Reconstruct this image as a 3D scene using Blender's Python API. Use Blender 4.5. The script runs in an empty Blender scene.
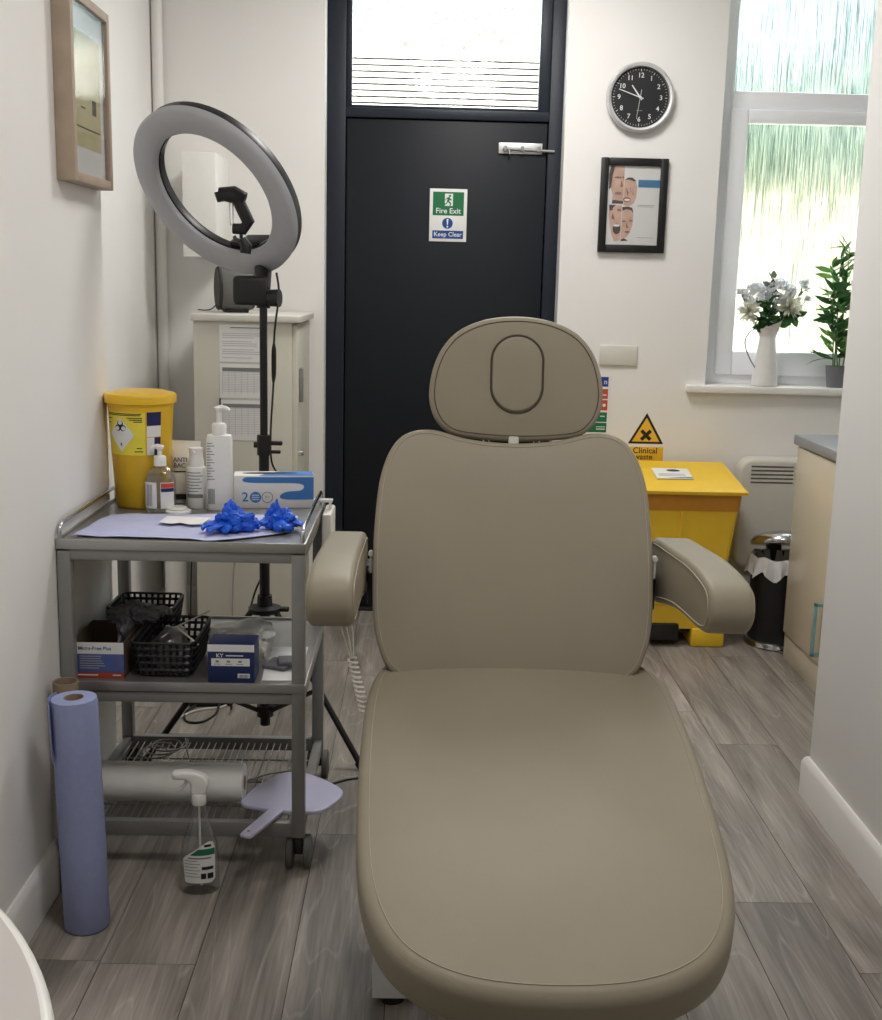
import bpy, bmesh, math, random
from math import sin, cos, pi, radians
from mathutils import Vector, Matrix, noise

C = bpy.context.scene.collection
SC = bpy.context.scene
rnd = random.Random(7)

# ------------------------------------------------------------------ materials
def lin(c):
    return tuple(((v / 255) / 12.92 if v / 255 <= .04045 else ((v / 255 + .055) / 1.055) ** 2.4) for v in c)

def mat(name, c, rough=.5, metal=0, var=.04, scale=30, bump=0, bscale=200, spec=.5, coat=0, emit=None, estr=0, sheen=0):
    m = bpy.data.materials.new(name); m.use_nodes = True
    nt = m.node_tree; b = nt.nodes['Principled BSDF']
    lc = lin(c)
    tc = nt.nodes.new('ShaderNodeTexCoord')
    n = nt.nodes.new('ShaderNodeTexNoise'); n.inputs['Scale'].default_value = scale; n.inputs['Detail'].default_value = 3
    nt.links.new(tc.outputs['Object'], n.inputs['Vector'])
    r = nt.nodes.new('ShaderNodeValToRGB')
    r.color_ramp.elements[0].position = .3; r.color_ramp.elements[1].position = .7
    r.color_ramp.elements[0].color = tuple(max(0, v * (1 - var)) for v in lc) + (1,)
    r.color_ramp.elements[1].color = tuple(min(1, v * (1 + var)) for v in lc) + (1,)
    nt.links.new(n.outputs['Fac'], r.inputs['Fac'])
    nt.links.new(r.outputs['Color'], b.inputs['Base Color'])
    b.inputs['Roughness'].default_value = rough
    b.inputs['Metallic'].default_value = metal
    b.inputs['Specular IOR Level'].default_value = spec
    b.inputs['Coat Weight'].default_value = coat
    if bump:
        n2 = nt.nodes.new('ShaderNodeTexNoise'); n2.inputs['Scale'].default_value = bscale; n2.inputs['Detail'].default_value = 4
        nt.links.new(tc.outputs['Object'], n2.inputs['Vector'])
        bp = nt.nodes.new('ShaderNodeBump'); bp.inputs['Strength'].default_value = bump; bp.inputs['Distance'].default_value = .002
        nt.links.new(n2.outputs['Fac'], bp.inputs['Height']); nt.links.new(bp.outputs['Normal'], b.inputs['Normal'])
    if emit:
        b.inputs['Emission Color'].default_value = lin(emit) + (1,); b.inputs['Emission Strength'].default_value = estr
    return m

def clear(name, tint=(250, 252, 252), gloss=.12, rough=.05, edge=.6):
    m = bpy.data.materials.new(name); m.use_nodes = True
    nt = m.node_tree; nt.nodes.remove(nt.nodes['Principled BSDF'])
    out = nt.nodes['Material Output']
    t = nt.nodes.new('ShaderNodeBsdfTransparent'); t.inputs['Color'].default_value = lin(tint) + (1,)
    g = nt.nodes.new('ShaderNodeBsdfGlossy'); g.inputs['Roughness'].default_value = rough
    lw = nt.nodes.new('ShaderNodeLayerWeight'); lw.inputs['Blend'].default_value = .35
    n = nt.nodes.new('ShaderNodeTexNoise'); n.inputs['Scale'].default_value = 25
    bp = nt.nodes.new('ShaderNodeBump'); bp.inputs['Strength'].default_value = .15; bp.inputs['Distance'].default_value = .004
    nt.links.new(n.outputs['Fac'], bp.inputs['Height']); nt.links.new(bp.outputs['Normal'], g.inputs['Normal'])
    mx = nt.nodes.new('ShaderNodeMath'); mx.operation = 'MULTIPLY_ADD'; mx.inputs[1].default_value = edge; mx.inputs[2].default_value = gloss
    nt.links.new(lw.outputs['Facing'], mx.inputs[0])
    s = nt.nodes.new('ShaderNodeMixShader')
    nt.links.new(mx.outputs[0], s.inputs[0]); nt.links.new(t.outputs[0], s.inputs[1]); nt.links.new(g.outputs[0], s.inputs[2])
    nt.links.new(s.outputs[0], out.inputs['Surface'])
    return m

M = {}
M['wall'] = mat('wall_paint', (236, 234, 231), .75, var=.012, scale=3, bump=.05, bscale=300, spec=.3)
M['ceil'] = mat('ceiling_paint', (235, 234, 230), .8, var=.01, scale=3)
M['gloss'] = mat('white_gloss_paint', (232, 230, 226), .35, var=.01, scale=5)
M['upvc'] = mat('white_window_plastic', (244, 246, 250), .35, var=.01, scale=5)
M['leather'] = mat('taupe_leatherette', (142, 134, 117), .52, var=.03, scale=6, bump=.12, bscale=420, spec=.35)
M['thread'] = mat('pale_thread', (166, 156, 136), .7)
M['darkseam'] = mat('dark_piping', (62, 50, 36), .6)
M['door'] = mat('anthracite_paint', (26, 30, 35), .5, var=.03, scale=8, spec=.25)
M['doorframe'] = mat('anthracite_frame_paint', (32, 38, 48), .45, var=.03, scale=8, spec=.3)
M['steel'] = mat('stainless_steel', (176, 176, 174), .38, .85, var=.05, scale=12)
M['greymetal'] = mat('grey_coated_metal', (140, 140, 138), .4, .25, var=.03)
M['chrome'] = mat('chrome', (205, 205, 208), .16, 1, var=.02)
M['alu'] = mat('brushed_aluminium', (225, 226, 228), .35, .7, var=.04)
M['black'] = mat('black_plastic', (22, 22, 24), .42, var=.06)
M['blackrub'] = mat('black_rubber', (26, 26, 26), .75)
M['blackmetal'] = mat('black_powder_coat', (16, 16, 18), .45)
M['blackwood'] = mat('black_picture_frame', (24, 24, 25), .4)
M['white'] = mat('white_plastic', (236, 235, 230), .35, var=.01)
M['whitemetal'] = mat('white_metal', (225, 226, 226), .35, var=.01)
M['offwhite'] = mat('off_white_plastic', (215, 212, 203), .4, var=.01)
M['paper'] = mat('white_paper', (232, 232, 230), .85, var=.02)
M['ink'] = mat('black_ink', (28, 28, 30), .7)
M['greyink'] = mat('grey_ink', (128, 128, 130), .8)
M['paleink'] = mat('pale_grey_ink', (176, 176, 174), .8)
M['cabinet'] = mat('cream_grey_laminate', (205, 202, 188), .45, var=.012, scale=4)
M['cream'] = mat('cream_gloss_door', (214, 204, 182), .22, var=.012, scale=4)
M['worktop'] = mat('grey_worktop', (140, 142, 148), .35, var=.12, scale=90)
M['teal'] = mat('brushed_teal_metal', (150, 196, 204), .35, .4)
M['yellow'] = mat('yellow_plastic', (242, 200, 52), .42, var=.02, scale=10)
M['sharps'] = mat('yellow_tub_plastic', (236, 190, 40), .38, var=.02, scale=10)
M['labely'] = mat('pale_yellow_label', (240, 222, 70), .6)
M['navy'] = mat('navy_print', (32, 34, 92), .6)
M['brown'] = mat('amber_brown_tape', (206, 142, 44), .45)
M['signy'] = mat('sign_yellow', (238, 188, 46), .5)
M['green'] = mat('sign_green', (14, 110, 66), .5)
M['blue'] = mat('sign_blue', (22, 66, 140), .5)
M['red'] = mat('sign_red', (205, 70, 54), .5)
M['wood'] = mat('pale_oak_frame', (168, 150, 132), .5, var=.1, scale=14)
M['lilac'] = mat('lilac_plastic', (202, 200, 226), .4, var=.01)
M['tissue'] = mat('blue_couch_paper', (146, 154, 194), .9, var=.03, scale=60, bump=.4, bscale=500)
M['sheet'] = mat('pale_blue_paper_sheet', (186, 190, 222), .9, var=.02, scale=30, bump=.3, bscale=200)
M['desktop'] = mat('grey_white_desktop', (200, 195, 191), .5, var=.01)
M['card'] = mat('brown_cardboard', (150, 132, 112), .85, var=.06)
M['carddark'] = mat('cardboard_inside', (92, 76, 62), .9)
M['nitrile'] = mat('blue_nitrile', (20, 92, 214), .42, var=.06, bump=.3, bscale=60)
M['greynitrile'] = mat('grey_nitrile', (122, 122, 128), .6, var=.1, bump=.5, bscale=60)
M['boxblue'] = mat('box_blue_print', (66, 122, 190), .5)
M['boxnavy'] = mat('box_navy_print', (26, 42, 92), .5)
M['boxmid'] = mat('box_mid_blue_print', (84, 96, 152), .5, var=.2, scale=8)
M['orange'] = mat('box_orange_print', (176, 74, 42), .5)
M['tubgrey'] = mat('grey_fabric_drum', (96, 96, 92), .7, var=.08, scale=200)
M['ringface'] = mat('ring_light_diffuser', (180, 182, 188), .5, var=.02)
M['dial'] = mat('black_clock_dial', (28, 29, 32), .45)
M['handw'] = mat('white_clock_print', (220, 222, 220), .5)
M['skin'] = mat('printed_skin_tone', (206, 170, 152), .6, var=.2, scale=22)
M['skin2'] = mat('printed_shadow_skin', (150, 104, 88), .6, var=.2, scale=30)
M['dkhair'] = mat('printed_dark_hair', (72, 62, 58), .6, var=.2, scale=60)
M['cyanblue'] = mat('printed_blue_bar', (62, 124, 168), .6)
M['enamel'] = mat('white_enamel', (232, 230, 228), .3, var=.02)
M['pot'] = mat('grey_pot', (112, 114, 120), .5)
M['soil'] = mat('dark_soil', (48, 40, 34), .95, var=.3, scale=80)
M['art'] = mat('art_print', (206, 196, 150), .6, var=.12, scale=12)
M['artd'] = mat('art_print_dark', (66, 58, 44), .6)
M['labelgreen'] = mat('green_label', (32, 108, 76), .5)
M['bagplastic'] = clear('clear_bag_plastic', (240, 240, 240), .2, .3)
M['clearbottle'] = clear('clear_bottle_plastic', (250, 252, 252), .1, .08)
M['gel'] = clear('clear_gel', (247, 250, 250), .03, .1)
M['picglass'] = clear('picture_glass', (252, 252, 252), .03, .0, .22)
M['transom'] = clear('clear_window_glass', (248, 252, 252), .03, .0)
M['liner'] = mat('white_bin_liner', (206, 206, 206), .4, var=.05)
M['wrap'] = mat('frosted_bag_roll', (246, 246, 242), .3, var=.01, scale=20, bump=.2, bscale=30)
M['fence'] = mat('pale_fence_boards', (226, 222, 212), .8, var=.1, scale=12)
M['render'] = mat('cream_garden_wall', (166, 156, 130), .9, var=.06, scale=5)
M['ground'] = mat('garden_paving', (222, 218, 200), .9, var=.08, scale=4)
M['hedge'] = mat('hedge_leaves', (112, 136, 102), .8, var=.4, scale=4)
M['tree'] = mat('tree_leaves', (80, 108, 112), .8, var=.4, scale=2.5)
M['glowpanel'] = mat('added_panel_diffuser', (250, 250, 248), .5, emit=(255, 248, 238), estr=1.6)
M['ext'] = mat('outer_brick', (150, 120, 100), .9, var=.2)

def thin(name, c, tr=.45):
    m = mat(name, c, .6, var=.12, scale=40); nt = m.node_tree; b = nt.nodes['Principled BSDF']
    t = nt.nodes.new('ShaderNodeBsdfTranslucent'); mx = nt.nodes.new('ShaderNodeMixShader'); mx.inputs[0].default_value = tr
    nt.links.new(nt.nodes['Color Ramp'].outputs['Color'], t.inputs['Color'])
    nt.links.new(b.outputs[0], mx.inputs[1]); nt.links.new(t.outputs[0], mx.inputs[2]); nt.links.new(mx.outputs[0], nt.nodes['Material Output'].inputs['Surface'])
    return m
M['petal'] = thin('white_petal', (236, 236, 222)); M['petalb'] = thin('grey_white_petal', (238, 239, 240))
M['leaf'] = thin('dark_green_leaf', (56, 98, 54), .3); M['leaf2'] = thin('light_green_leaf', (104, 146, 76), .35); M['sage'] = thin('dusty_green_leaf', (92, 106, 94), .3)
def frosted():
    m = bpy.data.materials.new('rain_patterned_glass'); m.use_nodes = True
    nt = m.node_tree; nt.nodes.remove(nt.nodes['Principled BSDF']); out = nt.nodes['Material Output']
    tc = nt.nodes.new('ShaderNodeTexCoord'); mp = nt.nodes.new('ShaderNodeMapping')
    mp.inputs['Scale'].default_value = (320, 20, 6)
    nt.links.new(tc.outputs['Object'], mp.inputs['Vector'])
    n = nt.nodes.new('ShaderNodeTexNoise'); n.inputs['Scale'].default_value = 1; n.inputs['Detail'].default_value = 3; n.inputs['Roughness'].default_value = .6
    nt.links.new(mp.outputs[0], n.inputs['Vector'])
    bp = nt.nodes.new('ShaderNodeBump'); bp.inputs['Strength'].default_value = 1; bp.inputs['Distance'].default_value = .007
    nt.links.new(n.outputs['Fac'], bp.inputs['Height'])
    r = nt.nodes.new('ShaderNodeBsdfRefraction'); r.inputs['IOR'].default_value = 1.35; r.inputs['Roughness'].default_value = .38
    nt.links.new(bp.outputs['Normal'], r.inputs['Normal'])
    cr = nt.nodes.new('ShaderNodeValToRGB')
    cr.color_ramp.elements[0].position = .36; cr.color_ramp.elements[0].color = (.42, .5, .49, 1)
    cr.color_ramp.elements[1].position = .6; cr.color_ramp.elements[1].color = (1, 1, 1, 1)
    nt.links.new(n.outputs['Fac'], cr.inputs['Fac'])
    nt.links.new(cr.outputs['Color'], r.inputs['Color'])
    t = nt.nodes.new('ShaderNodeBsdfTransparent'); nt.links.new(cr.outputs['Color'], t.inputs['Color'])
    s = nt.nodes.new('ShaderNodeMixShader'); s.inputs[0].default_value = .7
    nt.links.new(t.outputs[0], s.inputs[1]); nt.links.new(r.outputs[0], s.inputs[2])
    g = nt.nodes.new('ShaderNodeBsdfGlossy'); g.inputs['Roughness'].default_value = .2
    s2 = nt.nodes.new('ShaderNodeMixShader'); s2.inputs[0].default_value = .06
    nt.links.new(s.outputs[0], s2.inputs[1]); nt.links.new(g.outputs[0], s2.inputs[2])
    nt.links.new(s2.outputs[0], out.inputs['Surface'])
    return m
M['frost'] = frosted()

def floor_mat():
    m = bpy.data.materials.new('grey_oak_laminate'); m.use_nodes = True
    nt = m.node_tree; b = nt.nodes['Principled BSDF']; N = nt.nodes.new; L = nt.links.new
    at = N('ShaderNodeAttribute'); at.attribute_name = 'plank'
    tc = N('ShaderNodeTexCoord')
    off = N('ShaderNodeVectorMath'); off.operation = 'SCALE'; off.inputs['Scale'].default_value = 40
    L(at.outputs['Color'], off.inputs[0])
    add = N('ShaderNodeVectorMath'); L(tc.outputs['Object'], add.inputs[0]); L(off.outputs[0], add.inputs[1])
    def grain(sx, sy, det, dist):
        mp = N('ShaderNodeMapping'); mp.inputs['Scale'].default_value = (sx, sy, 1); L(add.outputs[0], mp.inputs['Vector'])
        n = N('ShaderNodeTexNoise'); n.inputs['Scale'].default_value = 1; n.inputs['Detail'].default_value = det
        n.inputs['Distortion'].default_value = dist; L(mp.outputs[0], n.inputs['Vector']); return n
    g1 = grain(9, 1.1, 3, 1.2); g2 = grain(110, 5, 5, .4)
    # contour figure: repeated bands of a stretched noise give cathedral grain
    g3 = grain(5.5, .8, 1.5, .5)
    mu = N('ShaderNodeMath'); mu.operation = 'MULTIPLY'; mu.inputs[1].default_value = 12; L(g3.outputs['Fac'], mu.inputs[0])
    fr = N('ShaderNodeMath'); fr.operation = 'PINGPONG'; fr.inputs[1].default_value = .5; L(mu.outputs[0], fr.inputs[0])
    cr = N('ShaderNodeValToRGB'); e = cr.color_ramp.elements
    e[0].position = .3; e[0].color = lin((120, 114, 107)) + (1,); e[1].position = .72; e[1].color = lin((172, 163, 154)) + (1,)
    L(g1.outputs['Fac'], cr.inputs['Fac'])
    mix = N('ShaderNodeMix'); mix.data_type = 'RGBA'; mix.blend_type = 'OVERLAY'; mix.inputs[0].default_value = .5
    L(cr.outputs['Color'], mix.inputs[6]); L(g2.outputs['Fac'], mix.inputs[7])
    # pale cerused lines
    r3 = N('ShaderNodeValToRGB'); r3.color_ramp.elements[0].position = .43; r3.color_ramp.elements[1].position = .5
    r3.color_ramp.elements[0].color = (0, 0, 0, 1); r3.color_ramp.elements[1].color = (.4, .4, .4, 1)
    L(fr.outputs[0], r3.inputs['Fac'])
    mm = N('ShaderNodeMath'); mm.operation = 'MULTIPLY'; L(r3.outputs['Color'], mm.inputs[0]); L(g2.outputs['Fac'], mm.inputs[1])
    mix2 = N('ShaderNodeMix'); mix2.data_type = 'RGBA'; mix2.inputs[7].default_value = lin((212, 206, 198)) + (1,)
    L(mm.outputs[0], mix2.inputs[0]); L(mix.outputs[2], mix2.inputs[6])
    hsv = N('ShaderNodeHueSaturation')
    sx = N('ShaderNodeSeparateColor'); L(at.outputs['Color'], sx.inputs[0])
    ma = N('ShaderNodeMapRange'); ma.inputs['To Min'].default_value = .82; ma.inputs['To Max'].default_value = 1.12; L(sx.outputs[0], ma.inputs['Value'])
    L(ma.outputs[0], hsv.inputs['Value']); L(mix2.outputs[2], hsv.inputs['Color'])
    L(hsv.outputs[0], b.inputs['Base Color'])
    b.inputs['Roughness'].default_value = .48; b.inputs['Specular IOR Level'].default_value = .4
    bp = N('ShaderNodeBump'); bp.inputs['Strength'].default_value = .15; bp.inputs['Distance'].default_value = .002
    L(g2.outputs['Fac'], bp.inputs['Height']); L(bp.outputs[0], b.inputs['Normal'])
    return m
M['floor'] = floor_mat()

# ------------------------------------------------------------------ mesh builder
class MB:
    def __init__(s): s.bm = bmesh.new(); s.hard = False
    def _add(s, verts, mtx=None):
        if mtx is not None:
            for v in verts: v.co = mtx @ v.co
    def box(s, c, d, bev=0, seg=2, rot=None):
        t = bmesh.new(); bmesh.ops.create_cube(t, size=1)
        for v in t.verts: v.co = Vector((v.co.x * d[0], v.co.y * d[1], v.co.z * d[2]))
        if bev: bmesh.ops.bevel(t, geom=list(t.edges), offset=min(bev, min(d) * .49), segments=seg, profile=.5, affect='EDGES')
        mt = Matrix.Translation(c) @ (rot.to_4x4() if rot is not None else Matrix())
        return s._merge(t, mt)
    def _merge(s, t, mt):
        mp = {}
        for v in t.verts: mp[v] = s.bm.verts.new(mt @ v.co)
        for f in t.faces:
            try: s.bm.faces.new([mp[v] for v in f.verts])
            except ValueError: pass
        t.free(); return s
    def b2(s, lo, hi, bev=0, seg=2):
        return s.box([(a + b) / 2 for a, b in zip(lo, hi)], [abs(b - a) for a, b in zip(lo, hi)], bev, seg)
    def loft(s, rings, cap0=True, cap1=True, closed=True):
        R = [[s.bm.verts.new(p) for p in r] for r in rings]
        n = len(R[0])
        for a, b in zip(R, R[1:]):
            for i in range(n if closed else n - 1):
                j = (i + 1) % n
                try: s.bm.faces.new((a[i], a[j], b[j], b[i]))
                except ValueError: pass
        if cap0 and n > 2: s.bm.faces.new(R[0][::-1])
        if cap1 and n > 2: s.bm.faces.new(R[-1])
        return s
    def cyl(s, p1, p2, r, r2=None, seg=20, cap=True):
        p1, p2 = Vector(p1), Vector(p2); d = (p2 - p1).normalized()
        u = d.orthogonal().normalized(); w = d.cross(u); r2 = r if r2 is None else r2
        return s.loft([[p + (u * cos(2 * pi * i / seg) + w * sin(2 * pi * i / seg)) * q for i in range(seg)] for p, q in ((p1, r), (p2, r2))], cap, cap)
    def lathe(s, prof, o=(0, 0, 0), seg=32, cap0=True, cap1=True, mt=None, sx=1, sy=1):
        o = Vector(o); rings = []
        for r, z in prof:
            ring = [Vector((r * cos(2 * pi * i / seg) * sx, r * sin(2 * pi * i / seg) * sy, z)) for i in range(seg)]
            rings.append([(mt @ p if mt is not None else p) + o for p in ring])
        return s.loft(rings, cap0, cap1)
    def tube(s, pts, r, seg=8, closed=False):
        pts = [Vector(p) for p in pts]; n = len(pts); rings = []
        prev = None
        for i, p in enumerate(pts):
            a = pts[(i - 1) % n] if (closed or i > 0) else p
            b = pts[(i + 1) % n] if (closed or i < n - 1) else p
            d = (b - a); d = d.normalized() if d.length > 1e-9 else Vector((0, 0, 1))
            if prev is None: u = d.orthogonal().normalized()
            else:
                u = prev - d * prev.dot(d)
                u = u.normalized() if u.length > 1e-6 else d.orthogonal().normalized()
            prev = u; w = d.cross(u); q = r[i] if isinstance(r, (list, tuple)) else r
            rings.append([p + (u * cos(2 * pi * k / seg) + w * sin(2 * pi * k / seg)) * q for k in range(seg)])
        if closed: rings.append(rings[0]); return s.loft(rings, False, False)
        return s.loft(rings)
    def prism(s, poly, axis, a, b):
        # poly in the two remaining axes, extruded along axis from a to b
        def P(p, t): return {'x': (t, p[0], p[1]), 'y': (p[0], t, p[1]), 'z': (p[0], p[1], t)}[axis]
        return s.loft([[Vector(P(p, a)) for p in poly], [Vector(P(p, b)) for p in poly]])
    def cushion(s, out, t, er, bulge, fm, bottom_er=None):
        n = len(out); c = Vector((sum(p[0] for p in out) / n, sum(p[1] for p in out) / n)); be = bottom_er or er
        out = [Vector(p) for p in out]; nor = []
        for i in range(n):
            d = (out[(i + 1) % n] - out[i - 1]).normalized(); nor.append(Vector((d.y, -d.x)))
        if sum((out[i] - c).dot(nor[i]) for i in range(n)) < 0: nor = [-v for v in nor]
        prof = []
        for k in range(5): a = pi / 2 * k / 4; prof.append((be * (1 - sin(a)), be * (1 - cos(a))))
        for k in range(6): a = pi / 2 * k / 5; prof.append((er * (1 - cos(a)), t - er + er * sin(a)))
        rings = [[fm(*(c + (out[i] - nor[i] * ins - c) * 1), w) for i in range(n)] for ins, w in prof]
        last = [out[i] - nor[i] * er for i in range(n)]
        for q in (.93, .85, .72, .55, .35, .15, .02):
            rings.append([fm(*(c + (p - c) * q), t + bulge * (1 - q ** 4)) for p in last])
        s.seam = [fm(*(out[i] - nor[i] * er), t + .0006) for i in range(n)]
        return s.loft(rings)
    def build(s, name, m, parent=None, smooth=True, ang=40):
        bmesh.ops.recalc_face_normals(s.bm, faces=s.bm.faces[:])
        me = bpy.data.meshes.new(name); s.bm.to_mesh(me); s.bm.free()
        if smooth:
            me.polygons.foreach_set('use_smooth', [True] * len(me.polygons))
            me.set_sharp_from_angle(angle=radians(ang))
        me.materials.append(m)
        o = bpy.data.objects.new(name, me); C.objects.link(o)
        if parent is not None: o.parent = parent
        return o

def spl(pts, n, closed=False):
    pts = [Vector(p) for p in pts]; m = len(pts); out = []
    segs = m if closed else m - 1
    for k in range(n):
        t = k / n * segs if closed else k / (n - 1) * segs
        i = min(int(t), segs - 1); f = t - i
        g = (lambda j: pts[j % m]) if closed else (lambda j: pts[max(0, min(m - 1, j))])
        a, b, c, d = g(i - 1), g(i), g(i + 1), g(i + 2)
        out.append(.5 * ((2 * b) + (c - a) * f + (2 * a - 5 * b + 4 * c - d) * f * f + (3 * b - a - 3 * c + d) * f ** 3))
    return out

def rrect(w, h, r, n=6, cx=0, cy=0):
    o = []
    for sx, sy, a0 in ((1, 1, 0), (-1, 1, 90), (-1, -1, 180), (1, -1, 270)):
        for k in range(n + 1):
            a = radians(a0 + 90 * k / n); o.append((cx + sx * (w / 2 - r) + r * cos(a), cy + sy * (h / 2 - r) + r * sin(a)))
    return o

def tag(o, label, cat, group=None):
    o['label'] = label; o['category'] = cat
    if group: o['group'] = group
    return o
def thing(name, label, cat, loc=(0, 0, 0), rz=0, group=None):
    o = bpy.data.objects.new(name, None); C.objects.link(o); o.location = loc; o.rotation_euler = (0, 0, rz)
    o.empty_display_size = .05
    return tag(o, label, cat, group)
def struct(o): o['kind'] = 'structure'; return o
def text(name, s, size, loc, m, parent=None, rot=(pi / 2, 0, 0), ax='CENTER', ext=.0002, ysc=1, bold=.012):
    cu = bpy.data.curves.new('tmp', 'FONT'); cu.body = s; cu.size = size; cu.align_x = ax; cu.align_y = 'CENTER'; cu.extrude = ext; cu.resolution_u = 3; cu.offset = bold * size
    o = bpy.data.objects.new('tmp', cu); C.objects.link(o)
    dg = bpy.context.evaluated_depsgraph_get(); dg.update()
    me = bpy.data.meshes.new_from_object(o.evaluated_get(dg)); bpy.data.objects.remove(o); bpy.data.curves.remove(cu)
    mt = Matrix.Translation(loc) @ Matrix.Rotation(rot[2], 4, 'Z') @ Matrix.Rotation(rot[1], 4, 'Y') @ Matrix.Rotation(rot[0], 4, 'X') @ Matrix.Diagonal((1, ysc, 1, 1))
    me.transform(mt); me.materials.clear(); me.materials.append(m); me.name = name
    r = bpy.data.objects.new(name, me); C.objects.link(r)
    if parent is not None: r.parent = parent
    return r
def lines(name, x0, x1, zs, y, m, parent, th=.0016, ragged=0, rz=None):
    b = MB()
    for z in zs:
        b.b2((x0, y - .0003, z - th / 2), (x1 - ragged * rnd.random() * (x1 - x0), y, z + th / 2))
    return b.build(name, m, parent, False)

# ------------------------------------------------------------------ room shell
XL, YB, YP, XRc, XP, CEIL = -.853, 5.0, 3.22, -1.1, 1.15, 2.9
XF = 2.45
WX0, WX1, WZ0, WZ1 = 1.205, 2.2, 1.045, 2.78          # window opening
DX0, DX1, DZ1 = -.411, .564, 2.74                      # door opening

fl = MB(); fl.b2((-1.3, -1.6, -.05), (2.6, 5.25, -.003)); cols = []
flo = bmesh.new(); lay = flo.loops.layers.color.new('plank')
x = -.662 - .2047 * 4; wj = .2047
fixed = {4: 2.304, 11: 2.598, 12: 3.594, 10: 4.05}
for r in range(17):
    x0 = x + r * wj; L = 1.29
    st = fixed.get(r, rnd.uniform(0, L)) % L
    y = -1.6 - L + ((st + 1.6) % L)
    while y < 5.2:
        ya, yb = max(y, -1.6), min(y + L, 5.22); y += L
        xa, xb = max(x0, -1.25), min(x0 + wj, 2.55)
        if yb - ya < .01 or xb - xa < .01: continue
        g = .0009
        vs = [flo.verts.new(p) for p in ((xa + g, ya + g, 0), (xb - g, ya + g, 0), (xb - g, yb - g, 0), (xa + g, yb - g, 0))]
        lo = [flo.verts.new((v.co.x, v.co.y, -.004)) for v in vs]
        fs = [flo.faces.new(vs)] + [flo.faces.new((vs[i], lo[i], lo[(i + 1) % 4], vs[(i + 1) % 4])) for i in range(4)]
        cc = (rnd.random(), rnd.random(), rnd.random(), 1)
        for f in fs:
            for l in f.loops: l[lay] = cc
me = bpy.data.meshes.new('floor'); flo.to_mesh(me); flo.free(); me.materials.append(M['floor'])
floor = struct(bpy.data.objects.new('floor', me)); C.objects.link(floor)
fl.build('subfloor', M['blackrub'], floor, False)

b = MB(); b.b2((-1.3, -1.6, CEIL), (2.6, 5.25, CEIL + .1)); struct(b.build('ceiling', M['ceil'], None, False))
b = MB(); b.b2((-1.25, -1.6, 0), (XL, YP, CEIL)); struct(b.build('wall_left', M['wall'], None, False))
b = MB(); b.b2((-1.25, YP, 0), (XRc, YB, CEIL)); struct(b.build('wall_left_recess', M['wall'], None, False))
b = MB()
for lo, hi in (((-1.25, 0), (DX0, CEIL)), ((DX0, DZ1), (DX1, CEIL)), ((DX1, 0), (WX0, CEIL)), ((WX0, 0), (WX1, WZ0 - .03)), ((WX0, WZ1), (WX1, CEIL)), ((WX1, 0), (2.6, CEIL))):
    b.b2((lo[0], YB, lo[1]), (hi[0], YB + .2, hi[1]))
struct(b.build('wall_back', M['wall'], None, False))
b = MB(); b.b2((XP, -1.6, 0), (XP + .12, YP - .01, CEIL), .004); struct(b.build('wall_right', M['wall'], None, True, 30))
b = MB(); b.b2((XF, -1.6, 0), (XF + .1, YB, CEIL)); struct(b.build('wall_right_far', M['wall'], None, False))
b = MB(); b.b2((-1.25, -1.7, 0), (2.6, -1.6, CEIL)); struct(b.build('wall_front', M['wall'], None, False))

def skirt(name, path, t=.017, h=.12):
    # path runs with the room on its right; offset profile sits against the wall
    prof = [(0, 0), (t, 0), (t, h - .02), (t * .75, h - .008), (t * .35, h), (0, h)]
    b = MB(); P = [Vector((p[0], p[1], 0)) for p in path]; n = len(P); rings = []
    for i, p in enumerate(P):
        d1 = (P[i] - P[i - 1]).normalized() if i else (P[1] - P[0]).normalized()
        d2 = (P[i + 1] - P[i]).normalized() if i < n - 1 else d1
        n1 = Vector((d1.y, -d1.x, 0)); n2 = Vector((d2.y, -d2.x, 0)); m = (n1 + n2); m = m / max(.3, m.dot(n1))
        rings.append([p + m * u + Vector((0, 0, w)) for u, w in prof])
    b.loft(rings); return struct(b.build(name, M['gloss'], None, True, 30))
skirt('baseboard_left', [(XL, -1.55), (XL, YP), (XRc, YP), (XRc, YB), (DX0 - .005, YB)])
skirt('baseboard_right', [(XP + .12, YP - .6), (XP + .12, YP - .01), (XP, YP - .01), (XP, -1.55)][0:4])
skirt('baseboard_back', [(DX1 + .005, YB), (1.36, YB)])
# pipe in the back corner of the recess
b = MB(); b.cyl((-1.075, 4.965, 0), (-1.075, 4.965, CEIL), .022); struct(b.build('trim_1', M['gloss'], None))
# rounded pipe boxing low in that corner
b = MB(); b.lathe([(.042, 0), (.042, .63), (.036, .645), (0.02, .65)], (-.96, 4.58, 0)); struct(b.build('trim_2', M['gloss'], None))

# ------------------------------------------------------------------ door_1
d1 = struct(bpy.data.objects.new('door_1', None)); C.objects.link(d1); d1.location = (.08, 5.1, 0)
def dl(lo, hi): return (lo[0] - .08, lo[1] - 5.1, lo[2]), (hi[0] - .08, hi[1] - 5.1, hi[2])
FY = 5.10
b = MB()
b.b2(*dl((DX0 - .004, FY, 0), (-.333, FY + .07, DZ1)), .004); b.b2(*dl((.508, FY, 0), (DX1 + .004, FY + .07, DZ1 + .004)), .004)
b.b2(*dl((-.333, FY, DZ1 - .07), (.508, FY + .07, DZ1)), .004); b.b2(*dl((-.333, FY, 2.108), (.508, FY + .07, 2.147)), .004)
b.b2(*dl((-.345, FY + .055, .012), (-.315, FY + .07, 2.13))); b.b2(*dl((.49, FY + .055, .012), (.52, FY + .07, 2.11))); b.b2(*dl((-.345, FY + .055, 2.09), (.52, FY + .07, 2.115)))
b.build('door_frame', M['doorframe'], d1)
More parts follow.
